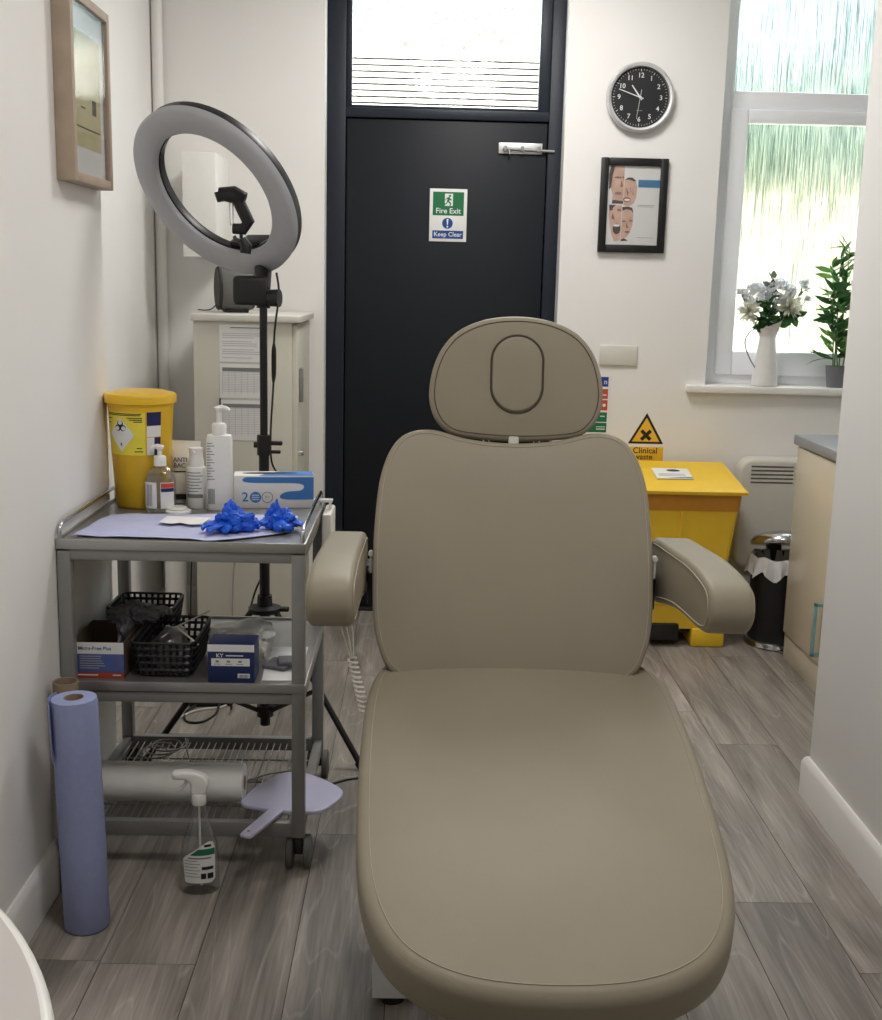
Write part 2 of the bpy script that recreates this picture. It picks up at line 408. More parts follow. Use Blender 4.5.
b = MB(); b.b2(*dl((-.329, FY + .012, .012), (.504, FY + .06, 2.104)), .003); leaf = b.build('door_leaf', M['door'], d1)
b = MB()
for lo, hi in (((-.333, 2.147), (-.31, 2.67)), ((.462, 2.147), (.508, 2.67)), ((-.31, 2.147), (.462, 2.159)), ((-.31, 2.645), (.462, 2.67))):
    b.b2(*dl((lo[0], FY + .01, lo[1]), (hi[0], FY + .06, hi[1])), .003)
b.build('glazing_bead', M['doorframe'], d1)
b = MB(); b.b2(*dl((-.312, FY + .03, 2.152), (.465, FY + .036, 2.66))); b.build('glass_pane', M['transom'], d1, False)
b = MB(); b.b2(*dl((DX0 + .002, FY - .02, 0), (DX1 - .002, FY + .08, .011)), .003); b.build('threshold', M['blackrub'], d1)
b = MB(); b.b2(*dl((.303, FY + .004, 1.978), (.485, FY + .012, 2.022)), .002)
bolt = b.build('barrel_bolt', M['alu'], leaf)
b = MB(); b.cyl(*[(.32 - .08, -.004, 1.997), (.535 - .08, -.004, 1.99)], .006); b.cyl((.345 - .08, -.004, 1.997), (.35 - .08, -.012, 1.975), .005)
for q in (.33, .40, .47): b.b2((q - .085, -.012, 1.985), (q - .073, .005, 2.009), .002)
b.build('bolt_rod', M['greymetal'], leaf)

# ------------------------------------------------------------------ window_1
w1 = struct(bpy.data.objects.new('window_1', None)); C.objects.link(w1); w1.location = (1.7, 5.1, WZ0)
def wl(lo, hi): return (lo[0] - 1.7, lo[1] - 5.1, lo[2] - WZ0), (hi[0] - 1.7, hi[1] - 5.1, hi[2] - WZ0)
b = MB()
b.b2(*wl((WX0 - .004, 5.1, WZ0), (1.272, 5.16, WZ1)), .006); b.b2(*wl((WX1 - .06, 5.1, WZ0), (WX1 - .001, 5.16, WZ1)), .006)
b.b2(*wl((WX0 + .06, 5.1, 2.175), (WX1 - .06, 5.16, 2.252)), .006); b.b2(*wl((WX0 + .06, 5.1, WZ1 - .06), (WX1 - .06, 5.16, WZ1)), .006)
b.b2(*wl((WX0 + .06, 5.1, WZ0), (WX1 - .06, 5.16, 1.092)), .006)
b.build('window_frame', M['upvc'], w1)
b = MB()
b.b2(*wl((1.262, 5.082, 1.085), (1.335, 5.14, 2.178)), .008); b.b2(*wl((WX1 - .11, 5.082, 1.085), (WX1 - .045, 5.14, 2.178)), .008)
b.b2(*wl((1.335, 5.082, 2.125), (WX1 - .11, 5.14, 2.178)), .004); b.b2(*wl((1.335, 5.082, 1.085), (WX1 - .11, 5.14, 1.185)), .004)
sash = b.build('opening_sash', M['upvc'], w1)
b = MB(); b.b2(*wl((1.33, 5.11, 1.18), (WX1 - .105, 5.114, 2.13))); b.build('lower_pane', M['frost'], w1, False)
b = MB(); b.b2(*wl((1.265, 5.125, 2.245), (WX1 - .055, 5.129, WZ1 - .05))); b.build('upper_pane', M['frost'], w1, False)
b = MB(); b.b2((1.122 - 1.7, 4.965 - 5.1, -.032), (WX1 + .07 - 1.7, -.0, 0), .006); b.b2((WX0 - 1.7 + .002, .001, -.029), (WX1 - 1.7 - .002, .08, .002)); b.build('window_sill', M['gloss'], w1)

# ------------------------------------------------------------------ ceiling panels (unseen, added to light the room)
for i, (px, py, lab, pw) in enumerate(((.35, 4.05, 'added unseen ceiling light panel near the fire exit door', 16), (.2, 1.5, 'added unseen ceiling light panel over the foot of the treatment chair', 12))):
    t = thing('added_ceiling_light', lab, 'ceiling light', (px, py, CEIL), 0, 'added ceiling light panels')
    b = MB(); b.b2((-.31, -.31, -.025), (.31, .31, 0), .004); b.build('added_panel_frame', M['whitemetal'], t)
    b = MB(); b.b2((-.28, -.28, -.028), (.28, .28, -.024)); b.build('diffuser', M['glowpanel'], t, False)
    ld = bpy.data.lights.new('added_panel_glow', 'AREA'); ld.shape = 'SQUARE'; ld.size = .56; ld.energy = pw; ld.color = (1, .974, .952)
    lo = bpy.data.objects.new('added_panel_glow', ld); C.objects.link(lo); lo.location = (px, py, CEIL - .032)

# ------------------------------------------------------------------ outside
b = MB(); b.b2((-6, 5.3, -.25), (10, 22, -.15)); o = b.build('garden_ground', M['ground'], None, False); struct(o)
t = thing('garden_fence', 'pale fence of narrow horizontal boards outside the door glass', 'fence', (-.1, 6.4, -.15))
b = MB(); z = 1.2
while z < 2.74:
    b.b2((-1.4, -.012, z), (1.25, .012, z + .02), .002); z += .031
b.b2((-1.4, -.01, 0), (1.25, .01, 1.2))
b.build('boards', M['fence'], t, True)
b = MB(); b.b2((-1.4, .012, 1.2), (1.25, .02, 2.745)); b.build('gap_darkening_board', M['soil'], t, False)  # dark sheet added to block the sky and darken the board gaps
for q in (-1.3, 0.0, 1.15):
    b = MB(); b.b2((q - .04, .02, 0), (q + .04, .1, 2.7)); b.build('post', M['fence'], t)
b = MB(); b.b2((1.5, 8.4, -.15), (7.5, 8.6, 2.1)); tag(b.build('garden_wall', M['render'], None, False), 'cream rendered garden wall outside the frosted window', 'wall')
def bush(name, c, r, m, label, n, leaf, cat='hedge'):
    b = MB()
    for _ in range(n):
        d = Vector((rnd.gauss(0, 1), rnd.gauss(0, 1), rnd.gauss(0, 1))).normalized() * (rnd.random() ** .33)
        p = Vector(c) + Vector((d.x * r[0], d.y * r[1], d.z * r[2])); a = Vector((rnd.uniform(-1, 1), rnd.uniform(-1, 1), rnd.uniform(-1, 1))).normalized(); u = a.orthogonal()
        w = a.cross(u); s = leaf * rnd.uniform(.6, 1.3)
        vs = [b.bm.verts.new(p + u * s * x + w * s * .45 * y) for x, y in ((-1, 0), (0, -1), (1, 0), (0, 1))]; b.bm.faces.new(vs)
    return tag(b.build(name, m, None, False), label, cat)
bush('garden_hedge', (3.4, 9.6, 2.3), (2.9, .7, .95), M['hedge'], 'light green hedge behind the cream garden wall', 9000, .12)
bush('garden_tree', (5.0, 13.5, 4.6), (3.1, 1.6, 3.4), M['tree'], 'tall blue green tree rising behind the hedge', 18000, .24, 'tree')
bush('garden_shrub', (.1, 10.5, 3.85), (1.5, .8, .5), M['hedge'], 'loose green shrub showing over the pale slatted fence', 1100, .03, 'shrub')
# ------------------------------------------------------------------ treatment chair
CX, CY = .2165, 2.4
ch = thing('treatment_chair', 'taupe leatherette treatment chair with oval headrest plug, facing the camera', 'treatment chair', (CX, CY, 0))
X = Vector((1, 0, 0))
def mirror(h, top=None):
    return [(-a, b_) for a, b_ in h] + [(a, b_) for a, b_ in reversed(h)]
def piping(mb, name, parent, r=.0011, m='thread', ring=None):
    t = MB(); t.tube(ring or mb.seam, r, 6, True); return t.build(name, M[m], parent)
# seat pad: rear edge under the backrest, front edge lower
def seat_fm(u, v, w):
    D = Vector((0, -.99, -.1414)); N = Vector((0, -.1414, .99))
    o = Vector((.012 - .009 * v, 2.56 - CY, .622)); s = max(0, v - .82)
    return o + X * u + D * v + N * (w - .085 - .35 * s * s)
half = [(.0, -.012), (.15, -.01), (.235, .0), (.285, .03), (.313, .085), (.328, .2), (.329, .4), (.321, .62), (.309, .78), (.289, .885), (.254, .965), (.198, 1.018), (.115, 1.05), (0, 1.06)]
out = spl([(-a, v) for a, v in half] + [(a, v) for a, v in reversed(half[1:-1])], 120, True)
b = MB(); b.cushion([(p.x, p.y) for p in [Vector((q[0], q[1])) for q in out]], .085, .022, .012, seat_fm, .03)
seam = b.seam; seat = b.build('seat', M['leather'], ch, True, 80)
piping(b, 'stitching', seat, ring=seam)
tb = MB(); tb.tube([seat_fm(*(Vector((p[0], p[1])) * 1), .085 * .35) if False else p for p in [s_ - Vector((0, 0, .006)) + Vector(((s_.x) * .012, -.003, 0)) for s_ in seam]], .0009, 6, True); tb.build('edge_stitching', M['thread'], seat)
# backrest
def back_fm(u, v, w):
    V = Vector((0, .4028, .9153)); N = Vector((0, -.9153, .4028))
    return Vector((-.003, 2.48 - CY, .6)) + X * u + V * v + N * (w - .085 + .03 * (u / .3) ** 2 * (1 if v > .05 else 1))
half = [(0, .535), (.1, .542), (.185, .56), (.243, .548), (.279, .508), (.302, .435), (.311, .33), (.313, .22), (.308, .12), (.296, .06), (.272, .01), (.225, -.015), (.12, -.02), (0, -.02)]
out = spl([(-a, v) for a, v in half] + [(a, v) for a, v in reversed(half[1:-1])], 120, True)
b = MB(); b.cushion([(p.x, p.y) for p in out], .085, .011, .01, back_fm, .03)
seam = b.seam; back = b.build('backrest', M['leather'], ch, True, 80)
piping(b, 'stitching', back, ring=seam)
# headrest
def head_fm(u, v, w):
    V = Vector((0, .148, .989)); N = Vector((0, -.989, .148))
    return Vector((.004, 2.7 - CY, 1.1)) + X * u + V * v + N * (w - .075)
half = [(0, .279), (.072, .271), (.132, .246), (.17, .208), (.192, .16), (.201, .108), (.197, .068), (.181, .033), (.148, .006), (.09, -.004), (0, -.008)]
out = spl([(-a, v) for a, v in half] + [(a, v) for a, v in reversed(half[1:-1])], 110, True)
b = MB(); b.cushion([(p.x, p.y) for p in out], .075, .012, .004, head_fm, .02)
seam = b.seam; head = b.build('headrest', M['leather'], ch, True, 80)
piping(b, 'stitching', head, ring=seam, r=.001, m='darkseam')
pl = [(q[0], q[1] + .146) for q in rrect(.117, .174, .058, 14)]
b = MB(); b.cushion(pl, .02, .006, .002, lambda u, v, w: head_fm(u, v, w + .0625))
seam = b.seam; plug = b.build('face_hole_plug', M['leather'], head, True, 80)
plo = [(q[0], q[1] + .146) for q in rrect(.119, .176, .059, 14)]
t = MB(); t.tube([head_fm(u, v, .0797) for u, v in plo], .0026, 8, True); t.build('plug_piping', M['darkseam'], plug)
b = MB(); b.b2((-.012, 2.70 - CY, 1.072), (.012, 2.712 - CY, 1.105), .003); b.build('headrest_tag', M['offwhite'], head)
b = MB()
for q in (-.06, .06): b.cyl((q, 2.775 - CY, .95), (q, 2.765 - CY, 1.16), .008)
b.build('headrest_post', M['chrome'], ch)
# arms
prof = [(2.715, .868), (2.53, .887), (2.36, .9), (2.235, .9), (2.168, .889), (2.145, .858), (2.149, .822), (2.18, .796), (2.25, .784), (2.34, .778), (2.46, .766), (2.58, .743), (2.69, .72), (2.735, .745), (2.74, .83)]
out = spl([(y, z) for y, z in prof], 90, True)
for sgn in (-1, 1):
    x0 = .338 if sgn > 0 else -.424
    def arm_fm(u, v, w, x0=x0): return Vector((x0 + w, u - CY, v))
    b = MB(); b.cushion([(p.x, p.y) for p in out], .088, .014, .004, arm_fm, .014)
    s1 = b.seam; arm = b.build('armrest', M['leather'], ch, True, 80)
    piping(b, 'stitching', arm, ring=s1, r=.0014)
    piping(b, 'stitching', arm, ring=[p - Vector((.0892, 0, 0)) for p in s1], r=.0014)
    xa, xb = (.30, .342) if sgn > 0 else (-.342, -.30)
    b = MB(); b.b2((xa, 2.66 - CY, .76), (xb, 2.73 - CY, .80), .004); b.b2((xa + .012, 2.61 - CY, .72), (xb - .012, 2.66 - CY, .80), .003)
    b.build('arm_bracket', M['blackmetal'], ch)
    xm = (xa + xb) / 2
    b = MB(); b.cyl((xm, 2.585 - CY, .845), (xm, 2.60 - CY, .845), .006); b.cyl((xm, 2.59 - CY, .80), (xm, 2.59 - CY, .845), .003); b.build('arm_bolt', M['white'], ch)
# under frame and base
b = MB(); b.b2((-.25, 1.75 - CY, .40), (.25, 2.6 - CY, .43), .006); b.b2((-.26, 2.62 - CY, .5), (.26, 2.66 - CY, .62), .006)
b.b2((-.2, 2.0 - CY, .43), (-.15, 2.6 - CY, .47), .004); b.b2((.15, 2.0 - CY, .43), (.2, 2.6 - CY, .47), .004)
b.build('support_frame', M['whitemetal'], ch)
b = MB(); b.prism([(-.2, .06), (.2, .06), (.14, .41), (-.14, .41)], 'y', 2.3 - CY, 2.75 - CY); b.build('lift_column', M['whitemetal'], ch)
b = MB(); b.b2((-.24, 2.25 - CY, .035), (.24, 2.95 - CY, .075), .008); b.build('base_plate', M['whitemetal'], ch)
for sx, y0, y1 in ((-.25, 2.165, 2.3), (.25, 2.165, 2.3), (-.25, 2.9, 3.03), (.25, 2.9, 3.03)):
    b = MB(); xs = sx
    poly = [(xs - .04, .018), (xs + .03, .018), (xs + .04, .03), (xs + .04, .06), (xs + .0, .16), (xs - .04, .2)] if sx < 0 else [(xs + .04, .018), (xs - .03, .018), (xs - .04, .03), (xs - .04, .06), (xs, .16), (xs + .04, .2)]
    b.prism(poly, 'y', y0 - CY, y1 - CY); lg = b.build('leg', M['whitemetal'], ch)
    b = MB(); b.cyl((xs - .0, y0 + .03 - CY, 0), (xs, y0 + .03 - CY, .02), .026); b.build('rubber_foot', M['blackrub'], lg)
# hand control lead hanging from the left arm
b = MB()
for o in (-.008, 0, .008): b.tube(spl([(-.375 + o, 2.40 - CY, .78), (-.362 + o * 1.4, 2.41 - CY, .72), (-.352 + o * .4, 2.42 - CY, .655)], 10), .0016, 6)
pts = [(-.352 + .03 * t + .009 * cos(t * 2 * pi * 11), 2.42 - CY - .03 * t + .009 * sin(t * 2 * pi * 11), .655 - .11 * t) for t in [k / 130 for k in range(131)]]
b.tube(pts, .0028, 6); b.tube(spl([pts[-1], (-.3, 2.42 - CY, .5), (-.22, 2.45 - CY, .44)], 10), .0025, 6)
b.build('coiled_lead', M['offwhite'], ch)

# ------------------------------------------------------------------ instrument trolley
TX, TY = -.558, 3.01
tr = thing('trolley', 'steel three tier trolley on casters beside the left wall', 'trolley', (TX, TY, 0))
hx, hy = .294, .29; TZ, SZ, RZ = .826, .478, .128
for sx in (-1, 1):
    for sy in (-1, 1):
        b = MB(); cx, cy = sx * (hx - .0175), sy * (hy - .0175)
        b.b2((cx - .016, cy - .016, .085), (cx + .016, cy + .016, TZ - .02), .003); b.build('leg', M['greymetal'], tr)
        b = MB(); b.cyl((cx, cy, .07), (cx, cy, .088), .012); b.b2((cx - .01, cy - .012, .04), (cx + .01, cy + .014, .08), .003)
        ca = b.build('caster', M['black'], tr)
        b = MB()
        for q in (-.006, .006):
            rg = [(.012, -.009), (.034, -.009), (.041, -.006), (.041, .006), (.034, .009), (.012, .009)]
            b.lathe(rg, (cx + q * 3.6, cy + .008, .041), 28, mt=Matrix.Rotation(pi / 2, 4, 'Y'))
        b.b2((cx - .02, cy + .004, .037), (cx + .02, cy + .012, .045)); b.build('wheel', M['tubgrey'], ca)
def tray(name, z, m, lip=.008):
    b = MB(); b.b2((-hx + .007, -hy + .007, z - .012), (hx - .007, hy - .007, z))
    for lo, hi in (((-hx, -hy), (hx, -hy + .006)), ((-hx, hy - .006), (hx, hy)), ((-hx, -hy + .0062), (-hx + .006, hy - .0062)), ((hx - .006, -hy + .0062), (hx, hy - .0062))):
        b.b2((lo[0], lo[1], z - .016), (hi[0], hi[1], z + lip), .0015)
    for lo, hi in (((-hx + .0058, -hy + .0058), (hx - .0058, -hy + .0072)), ((-hx + .0058, hy - .0072), (hx - .0058, hy - .0058)), ((-hx + .0058, -hy + .0072), (-hx + .0072, hy - .0072)), ((hx - .0072, -hy + .0072), (hx - .0058, hy - .0072))):
        b.b2((lo[0], lo[1], z - .01), (hi[0], hi[1], z - .0002))
    return b.build(name, M[m], tr)
tray('top_tray', TZ, 'steel'); tray('middle_shelf', SZ, 'steel')
def apron(name, z0, z1):
    b = MB()
    for sy in (-1, 1): b.b2((-hx + .03, sy * (hy - .016) - .011, z0), (hx - .03, sy * (hy - .016) + .011, z1), .002)
    for sx in (-1, 1): b.b2((sx * (hx - .016) - .011, -hy + .03, z0), (sx * (hx - .016) + .011, hy - .03, z1), .002)
    return b.build(name, M['greymetal'], tr)
apron('top_apron', TZ - .042, TZ - .016); apron('shelf_apron', SZ - .045, SZ - .019); apron('lower_frame', RZ - .042, RZ - .004)
b = MB()
for k in range(29): x = -hx + .03 + k * (2 * hx - .06) / 28; b.tube([(x, -hy + .03, RZ - .02), (x, hy - .03, RZ - .02)], .0018, 6)
for y in (-.15, 0, .15): b.tube([(-hx + .03, y, RZ - .024), (hx - .03, y, RZ - .024)], .0025, 6)
b.build('wire_rack', M['steel'], tr)
for sx in (-1, 1):
    x = sx * (hx - .008); zr = TZ + .042
    p = [(x, -hy + .012, TZ)] + spl([(x, -hy + .012, TZ + .02), (x, -hy + .016, zr - .008), (x, -hy + .035, zr)], 8) + spl([(x, hy - .075, zr), (x, hy - .055, zr - .008), (x, hy - .05, TZ + .02)], 8) + [(x, hy - .05, TZ)]
    b = MB(); b.tube(p, .005, 10); b.build('guard_rail', M['chrome'], tr)

# white holder hooked on the right guard rail
t = thing('hanging_holder', 'white plastic holder hooked on the right rail of the trolley', 'holder', (-.248, 3.2, .62))
b = MB(); b.b2((-.012, -.075, 0), (.014, .075, .205), .006); b.build('holder_body', M['offwhite'], t)
b = MB(); b.b2((-.035, -.012, .226), (.012, .012, .234), .002); b.b2((.002, -.012, .2), (.008, .012, .234), .002); b.b2((-.04, -.012, .216), (-.035, .012, .234), .001); b.build('hook', M['white'], t)

# ---- things on the top tray
ZT = TZ + .0006
sp = thing('sharps_bin', 'tall yellow clinical sharps tub with biohazard label on trolley top', 'sharps bin', (-.758, 3.205, ZT))
b = MB(); b.lathe([(.0, 0), (.066, 0), (.071, .006), (.088, .288)], seg=48, cap0=False); b.build('tub', M['sharps'], sp)
b = MB(); b.lathe([(.09, .282), (.0955, .284), (.0965, .302), (.093, .308), (.08, .309), (.07, .314), (0, .314)], seg=48, cap1=False); b.build('tub_lid', M['sharps'], sp)
def patch(mb, r0, r1, z0, z1, a0, a1, n=14, off=.0006, H=.288, ry=1):
    # strip wrapped on a cone whose radius runs r0 (z=0) to r1 (z=H)
    R = lambda z: r0 + (r1 - r0) * z / H + off
    g = [[mb.bm.verts.new((R(z) * sin(radians(a0 + (a1 - a0) * i / n)), -ry * R(z) * cos(radians(a0 + (a1 - a0) * i / n)), z)) for i in range(n + 1)] for z in (z0, z1)]
    for i in range(n): mb.bm.faces.new((g[0][i], g[0][i + 1], g[1][i + 1], g[1][i]))
    return mb
def wrap(mb, poly, r0, r1, H=.288, off=.0009):
    # small flat figure wrapped on the same cone: poly in (angle deg, z)
    P = lambda a, z: mb.bm.verts.new(((r0 + (r1 - r0) * z / H + off) * sin(radians(a)), -(r0 + (r1 - r0) * z / H + off) * cos(radians(a)), z))
    a0, a1 = min(p[0] for p in poly), max(p[0] for p in poly)
    if a1 - a0 < 10: mb.bm.faces.new([P(a, z) for a, z in poly]); return mb
    prev = None
    for i in range(25):
        x = a0 + (a1 - a0) * min(max(i / 24, 1e-4), 1 - 1e-4); zs = []
        for k in range(len(poly)):
            p, q = poly[k], poly[(k + 1) % len(poly)]
            if min(p[0], q[0]) <= x <= max(p[0], q[0]) and abs(p[0] - q[0]) > 1e-9: zs.append(p[1] + (q[1] - p[1]) * (x - p[0]) / (q[0] - p[0]))
        v = [P(x, min(zs)), P(x, max(zs))]
        if prev: mb.bm.faces.new((prev[0], v[0], v[1], prev[1]))
        prev = v
    return mb
T0, T1 = .071, .088
b = MB(); patch(b, T0, T1, .13, .245, -62, 20); lb = b.build('hazard_label', M['labely'], sp); lb.location.z = .018; lb.scale = (1.014, 1.014, 1)
b = MB(); wrap(b, [(-26 + q[0] * 1.0, .185 + q[1]) for q in ((0, .047), (27, 0), (0, -.047), (-27, 0))], T0, T1); b.build('white_diamond', M['paper'], lb)
b = MB()
for k in range(3):
    a = radians(90 + 120 * k); c0 = (-26 + 6.2 * cos(a), .207 + .0082 * sin(a))
    pts = [(c0[0] + 6.4 * cos(u), c0[1] + .0085 * sin(u)) for u in [a + radians(25 + 310 * i / 14) for i in range(15)]] + [(c0[0] + 1.4 * cos(a) + 4.4 * cos(u), c0[1] + .0018 * sin(a) + .0058 * sin(u)) for u in [a + radians(335 - 310 * i / 14) for i in range(15)]]
    for i in range(14):
        wrap(b, [pts[i], pts[i + 1], pts[28 - i], pts[29 - i]], T0, T1, off=.0013)
wrap(b, [(-26 + 1.9 * cos(u), .207 + .0026 * sin(u)) for u in [2 * pi * i / 10 for i in range(10)]], T0, T1, off=.0013)
b.build('biohazard_symbol', M['ink'], lb); b = MB()
wrap(b, [(-27, .155), (-24.5, .155), (-24.5, .163), (-27, .163)], T0, T1, off=.0013); b.build('class_mark', M['ink'], lb)
for grp in (((.24, -58, 14), (.236, -58, 12)), ((.229, -12, 15), (.224, -8, 15), (.219, 0, 15)), ((.226, -58, -48), (.214, -58, -50)), ((.148, 4, 14), (.139, 0, 16))):
    b = MB()
    for z, a0, a1 in grp: patch(b, T0, T1, z, z + .0024, a0, a1, 8, .0011)
    b.build('label_print', M['ink'], lb)
b = MB(); patch(b, T0, T1, .21, .246, 23, 50, 8); b.build('navy_panel', M['navy'], sp); b = MB(); patch(b, T0, T1, .13, .178, 37, 50, 6); b.build('navy_panel', M['navy'], sp)
b = MB(); patch(b, T0, T1, .13, .178, 23, 37, 6); b.build('pale_panel', M['paper'], sp); b = MB(); patch(b, T0, T1, .18, .209, 23, 50, 6); b.build('pale_panel', M['paper'], sp)

for o_ in sp.children:
    if o_.name.startswith(('navy_panel', 'pale_panel')): o_.location.z = .018; o_.scale = (1.014, 1.014, 1)
def bottle_pump(b, z, r, h, nx, ny=0, s=1.0):
    # collar, stem and side spout, spout pointing to (nx, ny)
    b.lathe([(r * 1.0, z), (r * 1.0, z + .022 * s), (r * .85, z + .026 * s), (.006 * s, z + .027 * s)], seg=24)
    b.cyl((0, 0, z + .02 * s), (0, 0, z + h - .008), .0065 * s)
    b.lathe([(.004, z + h - .012), (.011 * s, z + h - .01), (.012 * s, z + h - .003), (.008 * s, z + h), (0, z + h)], seg=20, cap1=False)
    b.tube(spl([(0, 0, z + h - .005), (nx * .5, ny * .5, z + h - .004), (nx, ny, z + h - .011)], 8), [.007 * s] * 3 + [.006 * s] * 3 + [.0045 * s] * 2, 10)
t = thing('gel_bottle', 'clear pump bottle of hand gel in front of the yellow tub', 'bottle', (-.69, 3.118, ZT))
prof = [(.0, 0), (.034, 0), (.0385, .005), (.039, .085), (.035, .105), (.022, .118), (.014, .122), (.014, .126)]
b = MB(); b.lathe(prof, seg=36, sx=1.05, sy=.72, cap0=False, cap1=False); b.build('bottle_body', M['clearbottle'], t)
b = MB(); b.lathe([(0, .003), (.034, .003), (.036, .006), (.0365, .085), (.032, .1), (0, .1)], seg=30, sx=1.05, sy=.72, cap0=False, cap1=False); b.build('gel', M['gel'], t)
b = MB(); bottle_pump(b, .124, .0165, .055, -.022, -.006); b.build('pump', M['white'], t)
b = MB(); patch(b, .0395 * 1.05, .0395 * 1.05, .012, .082, -62, -6, 10, ry=.69); patch(b, .0395 * 1.05, .0395 * 1.05, .012, .082, 8, 64, 10, ry=.69); lb = b.build('bottle_label', M['paper'], t)
b = MB(); patch(b, .0395 * 1.05, .0395 * 1.05, .068, .08, 10, 62, 8, .0012, ry=.69); b.build('red_band', M['red'], lb)
b = MB(); patch(b, .0395 * 1.05, .0395 * 1.05, .057, .067, 10, 62, 8, .0012, ry=.69); b.build('navy_band', M['navy'], lb)
b = MB()
for k in range(5): a = -50 + k * 6; patch(b, .0395 * 1.05, .0395 * 1.05, .018, .076, a, a + 2.2 + (k % 2), 2, .0012, ry=.69)
b.build('label_print', M['greyink'], lb)
t = thing('pump_bottle', 'small round white airless pump bottle between gel bottle and tall white bottle', 'bottle', (-.607, 3.185, ZT))
b = MB(); b.lathe([(0, 0), (.026, 0), (.0275, .003), (.0275, .105), (.025, .112), (.02, .114)], seg=32, cap0=False); b.build('bottle_body', M['white'], t)
b = MB(); b.lathe([(.021, .113), (.021, .128), (.0185, .14), (.0185, .156), (.0195, .16), (.019, .164), (0, .166)], seg=28, cap1=False); b.tube([(0, -.01, .155), (-.004, -.024, .153)], .005, 8); b.build('pump', M['white'], t)
b = MB()
for k in range(9): z = .03 + k * .0085; patch(b, .0278, .0278, z, z + (.0022 if k else .009), -50, 48 - (k * 13) % 30, 8)
b.build('label_print', M['greyink'], t)
t = thing('pump_bottle', 'tall square white lotion bottle with pump, tallest on the tray', 'bottle', (-.54, 3.165, ZT), .12)
b = MB(); sec = rrect(.07, .048, .014, 5)
b.loft([[Vector((p[0] * s, p[1] * s, z)) for p in sec] for z, s in ((0, .94), (.003, 1), (.194, 1), (.203, .9), (.206, .5))]); b.build('bottle_body', M['white'], t)
b = MB(); bottle_pump(b, .205, .0195, .075, .03, -.012, 1.15); b.build('pump', M['white'], t)
b = MB()
for k in range(14): z = .085 + k * .0075; b.b2((-.032, -.0246, z), (-.012 - .005 * ((k * 7) % 3), -.0241, z + .002))
b.build('label_print', M['greyink'], t, False); b = MB()
for k in range(6): x = -.03 + k * .003; b.b2((x, -.0246, .018), (x + .0016 + .0005 * (k % 2), -.0241, .06))
b.build('barcode', M['greyink'], t, False)
t = thing('wipes_packet', 'white wipes packet with black lettering behind the small pump bottle', 'packet', (-.648, 3.262, ZT))
b = MB(); rings = []
for z, w, d in ((0, .04, .022), (.01, .042, .024), (.08, .041, .026), (.14, .041, .018), (.158, .041, .004), (.172, .041, .0015)):
    rings.append([Vector((x + .002 * sin(z * 70), y, z)) for x, y in rrect(2 * w, 2 * d, min(w, d) * .8, 4)])
b.loft(rings); b.build('packet_body', M['white'], t)
text('lettering', 'ANTI', .017, (-.012, -.0275, .122), M['ink'], t, ax='CENTER', rot=(pi / 2 - .05, 0, 0)); text('lettering', 'BAC', .017, (-.014, -.0285, .106), M['ink'], t, rot=(pi / 2 - .03, 0, 0))
b = MB(); b.b2((-.036, -.0276, .088), (.02, -.0265, .091)); b.build('packet_print', M['ink'], t, False); b = MB(); b.b2((-.04, -.0268, .012), (.04, -.0255, .026)); b.build('packet_print', M['ink'], t, False)

gb = thing('glove_box', 'white and blue glove dispenser box marked 200 on trolley top', 'glove box', (-.402, 3.232, ZT), .13)
W, D, H = .216, .075, .09
b = MB(); b.b2((-W / 2, -D / 2, 0), (W / 2, D / 2, H), .0015); b.build('carton', M['paper'], gb)
y = -D / 2 - .0004
b = MB(); sw = [(.108, .086), (-.075, .086), (-.085, .08), (-.08, .073), (-.05, .070), (.05, .069), (.075, .066), (.082, .058), (.072, .049), (.04, .046), (.022, .04), (.016, .031), (.024, .025), (.05, .023), (.108, .024)]
b.prism([(p[0], p[1]) for p in spl(sw[1:], 60)] + [sw[0]], 'y', y, y + .0005); b.build('blue_swoosh', M['boxblue'], gb, False)
b = MB(); b.b2((W / 2, -D / 2 + .001, .024), (W / 2 + .0004, D / 2 - .001, .088)); b.prism([(-.04, -D / 2), (W / 2 - .001, -D / 2), (W / 2 - .001, D / 2 - .001), (.02, D / 2 - .001), (-.02, .0)], 'z', H, H + .0004); b.build('blue_panel', M['boxblue'], gb, False)
b = MB(); b.prism([(.075 * cos(a) - .01, .014 * sin(a) + .004) for a in [2 * pi * k / 30 for k in range(30)]], 'z', H + .0004, H + .0009); b.build('opening', M['ink'], gb, False)
text('lettering', '2', .036, (-.078, y - .0002, .03), M['boxblue'], gb)
b = MB(); b.prism([(-.05 + .0155 * cos(a), .03 + .0155 * sin(a)) for a in [2 * pi * k / 28 for k in range(28)]], 'y', y - .0003, y); b.build('count_disc', M['boxblue'], gb, False)
b = MB(); b.tube([(-.018 + .0145 * cos(a), y, .03 + .0145 * sin(a)) for a in [2 * pi * k / 28 for k in range(28)]], .0009, 6, True); b.build('size_ring', M['greyink'], gb)
text('lettering', '5-1', .009, (-.018, y - .0002, .031), M['greyink'], gb)
b = MB()
for z in (.036, .030, .024): b.b2((-.06, y - .0006, z - .001), (-.04, y - .0003, z + .001))
b.build('disc_print', M['paper'], gb, False)

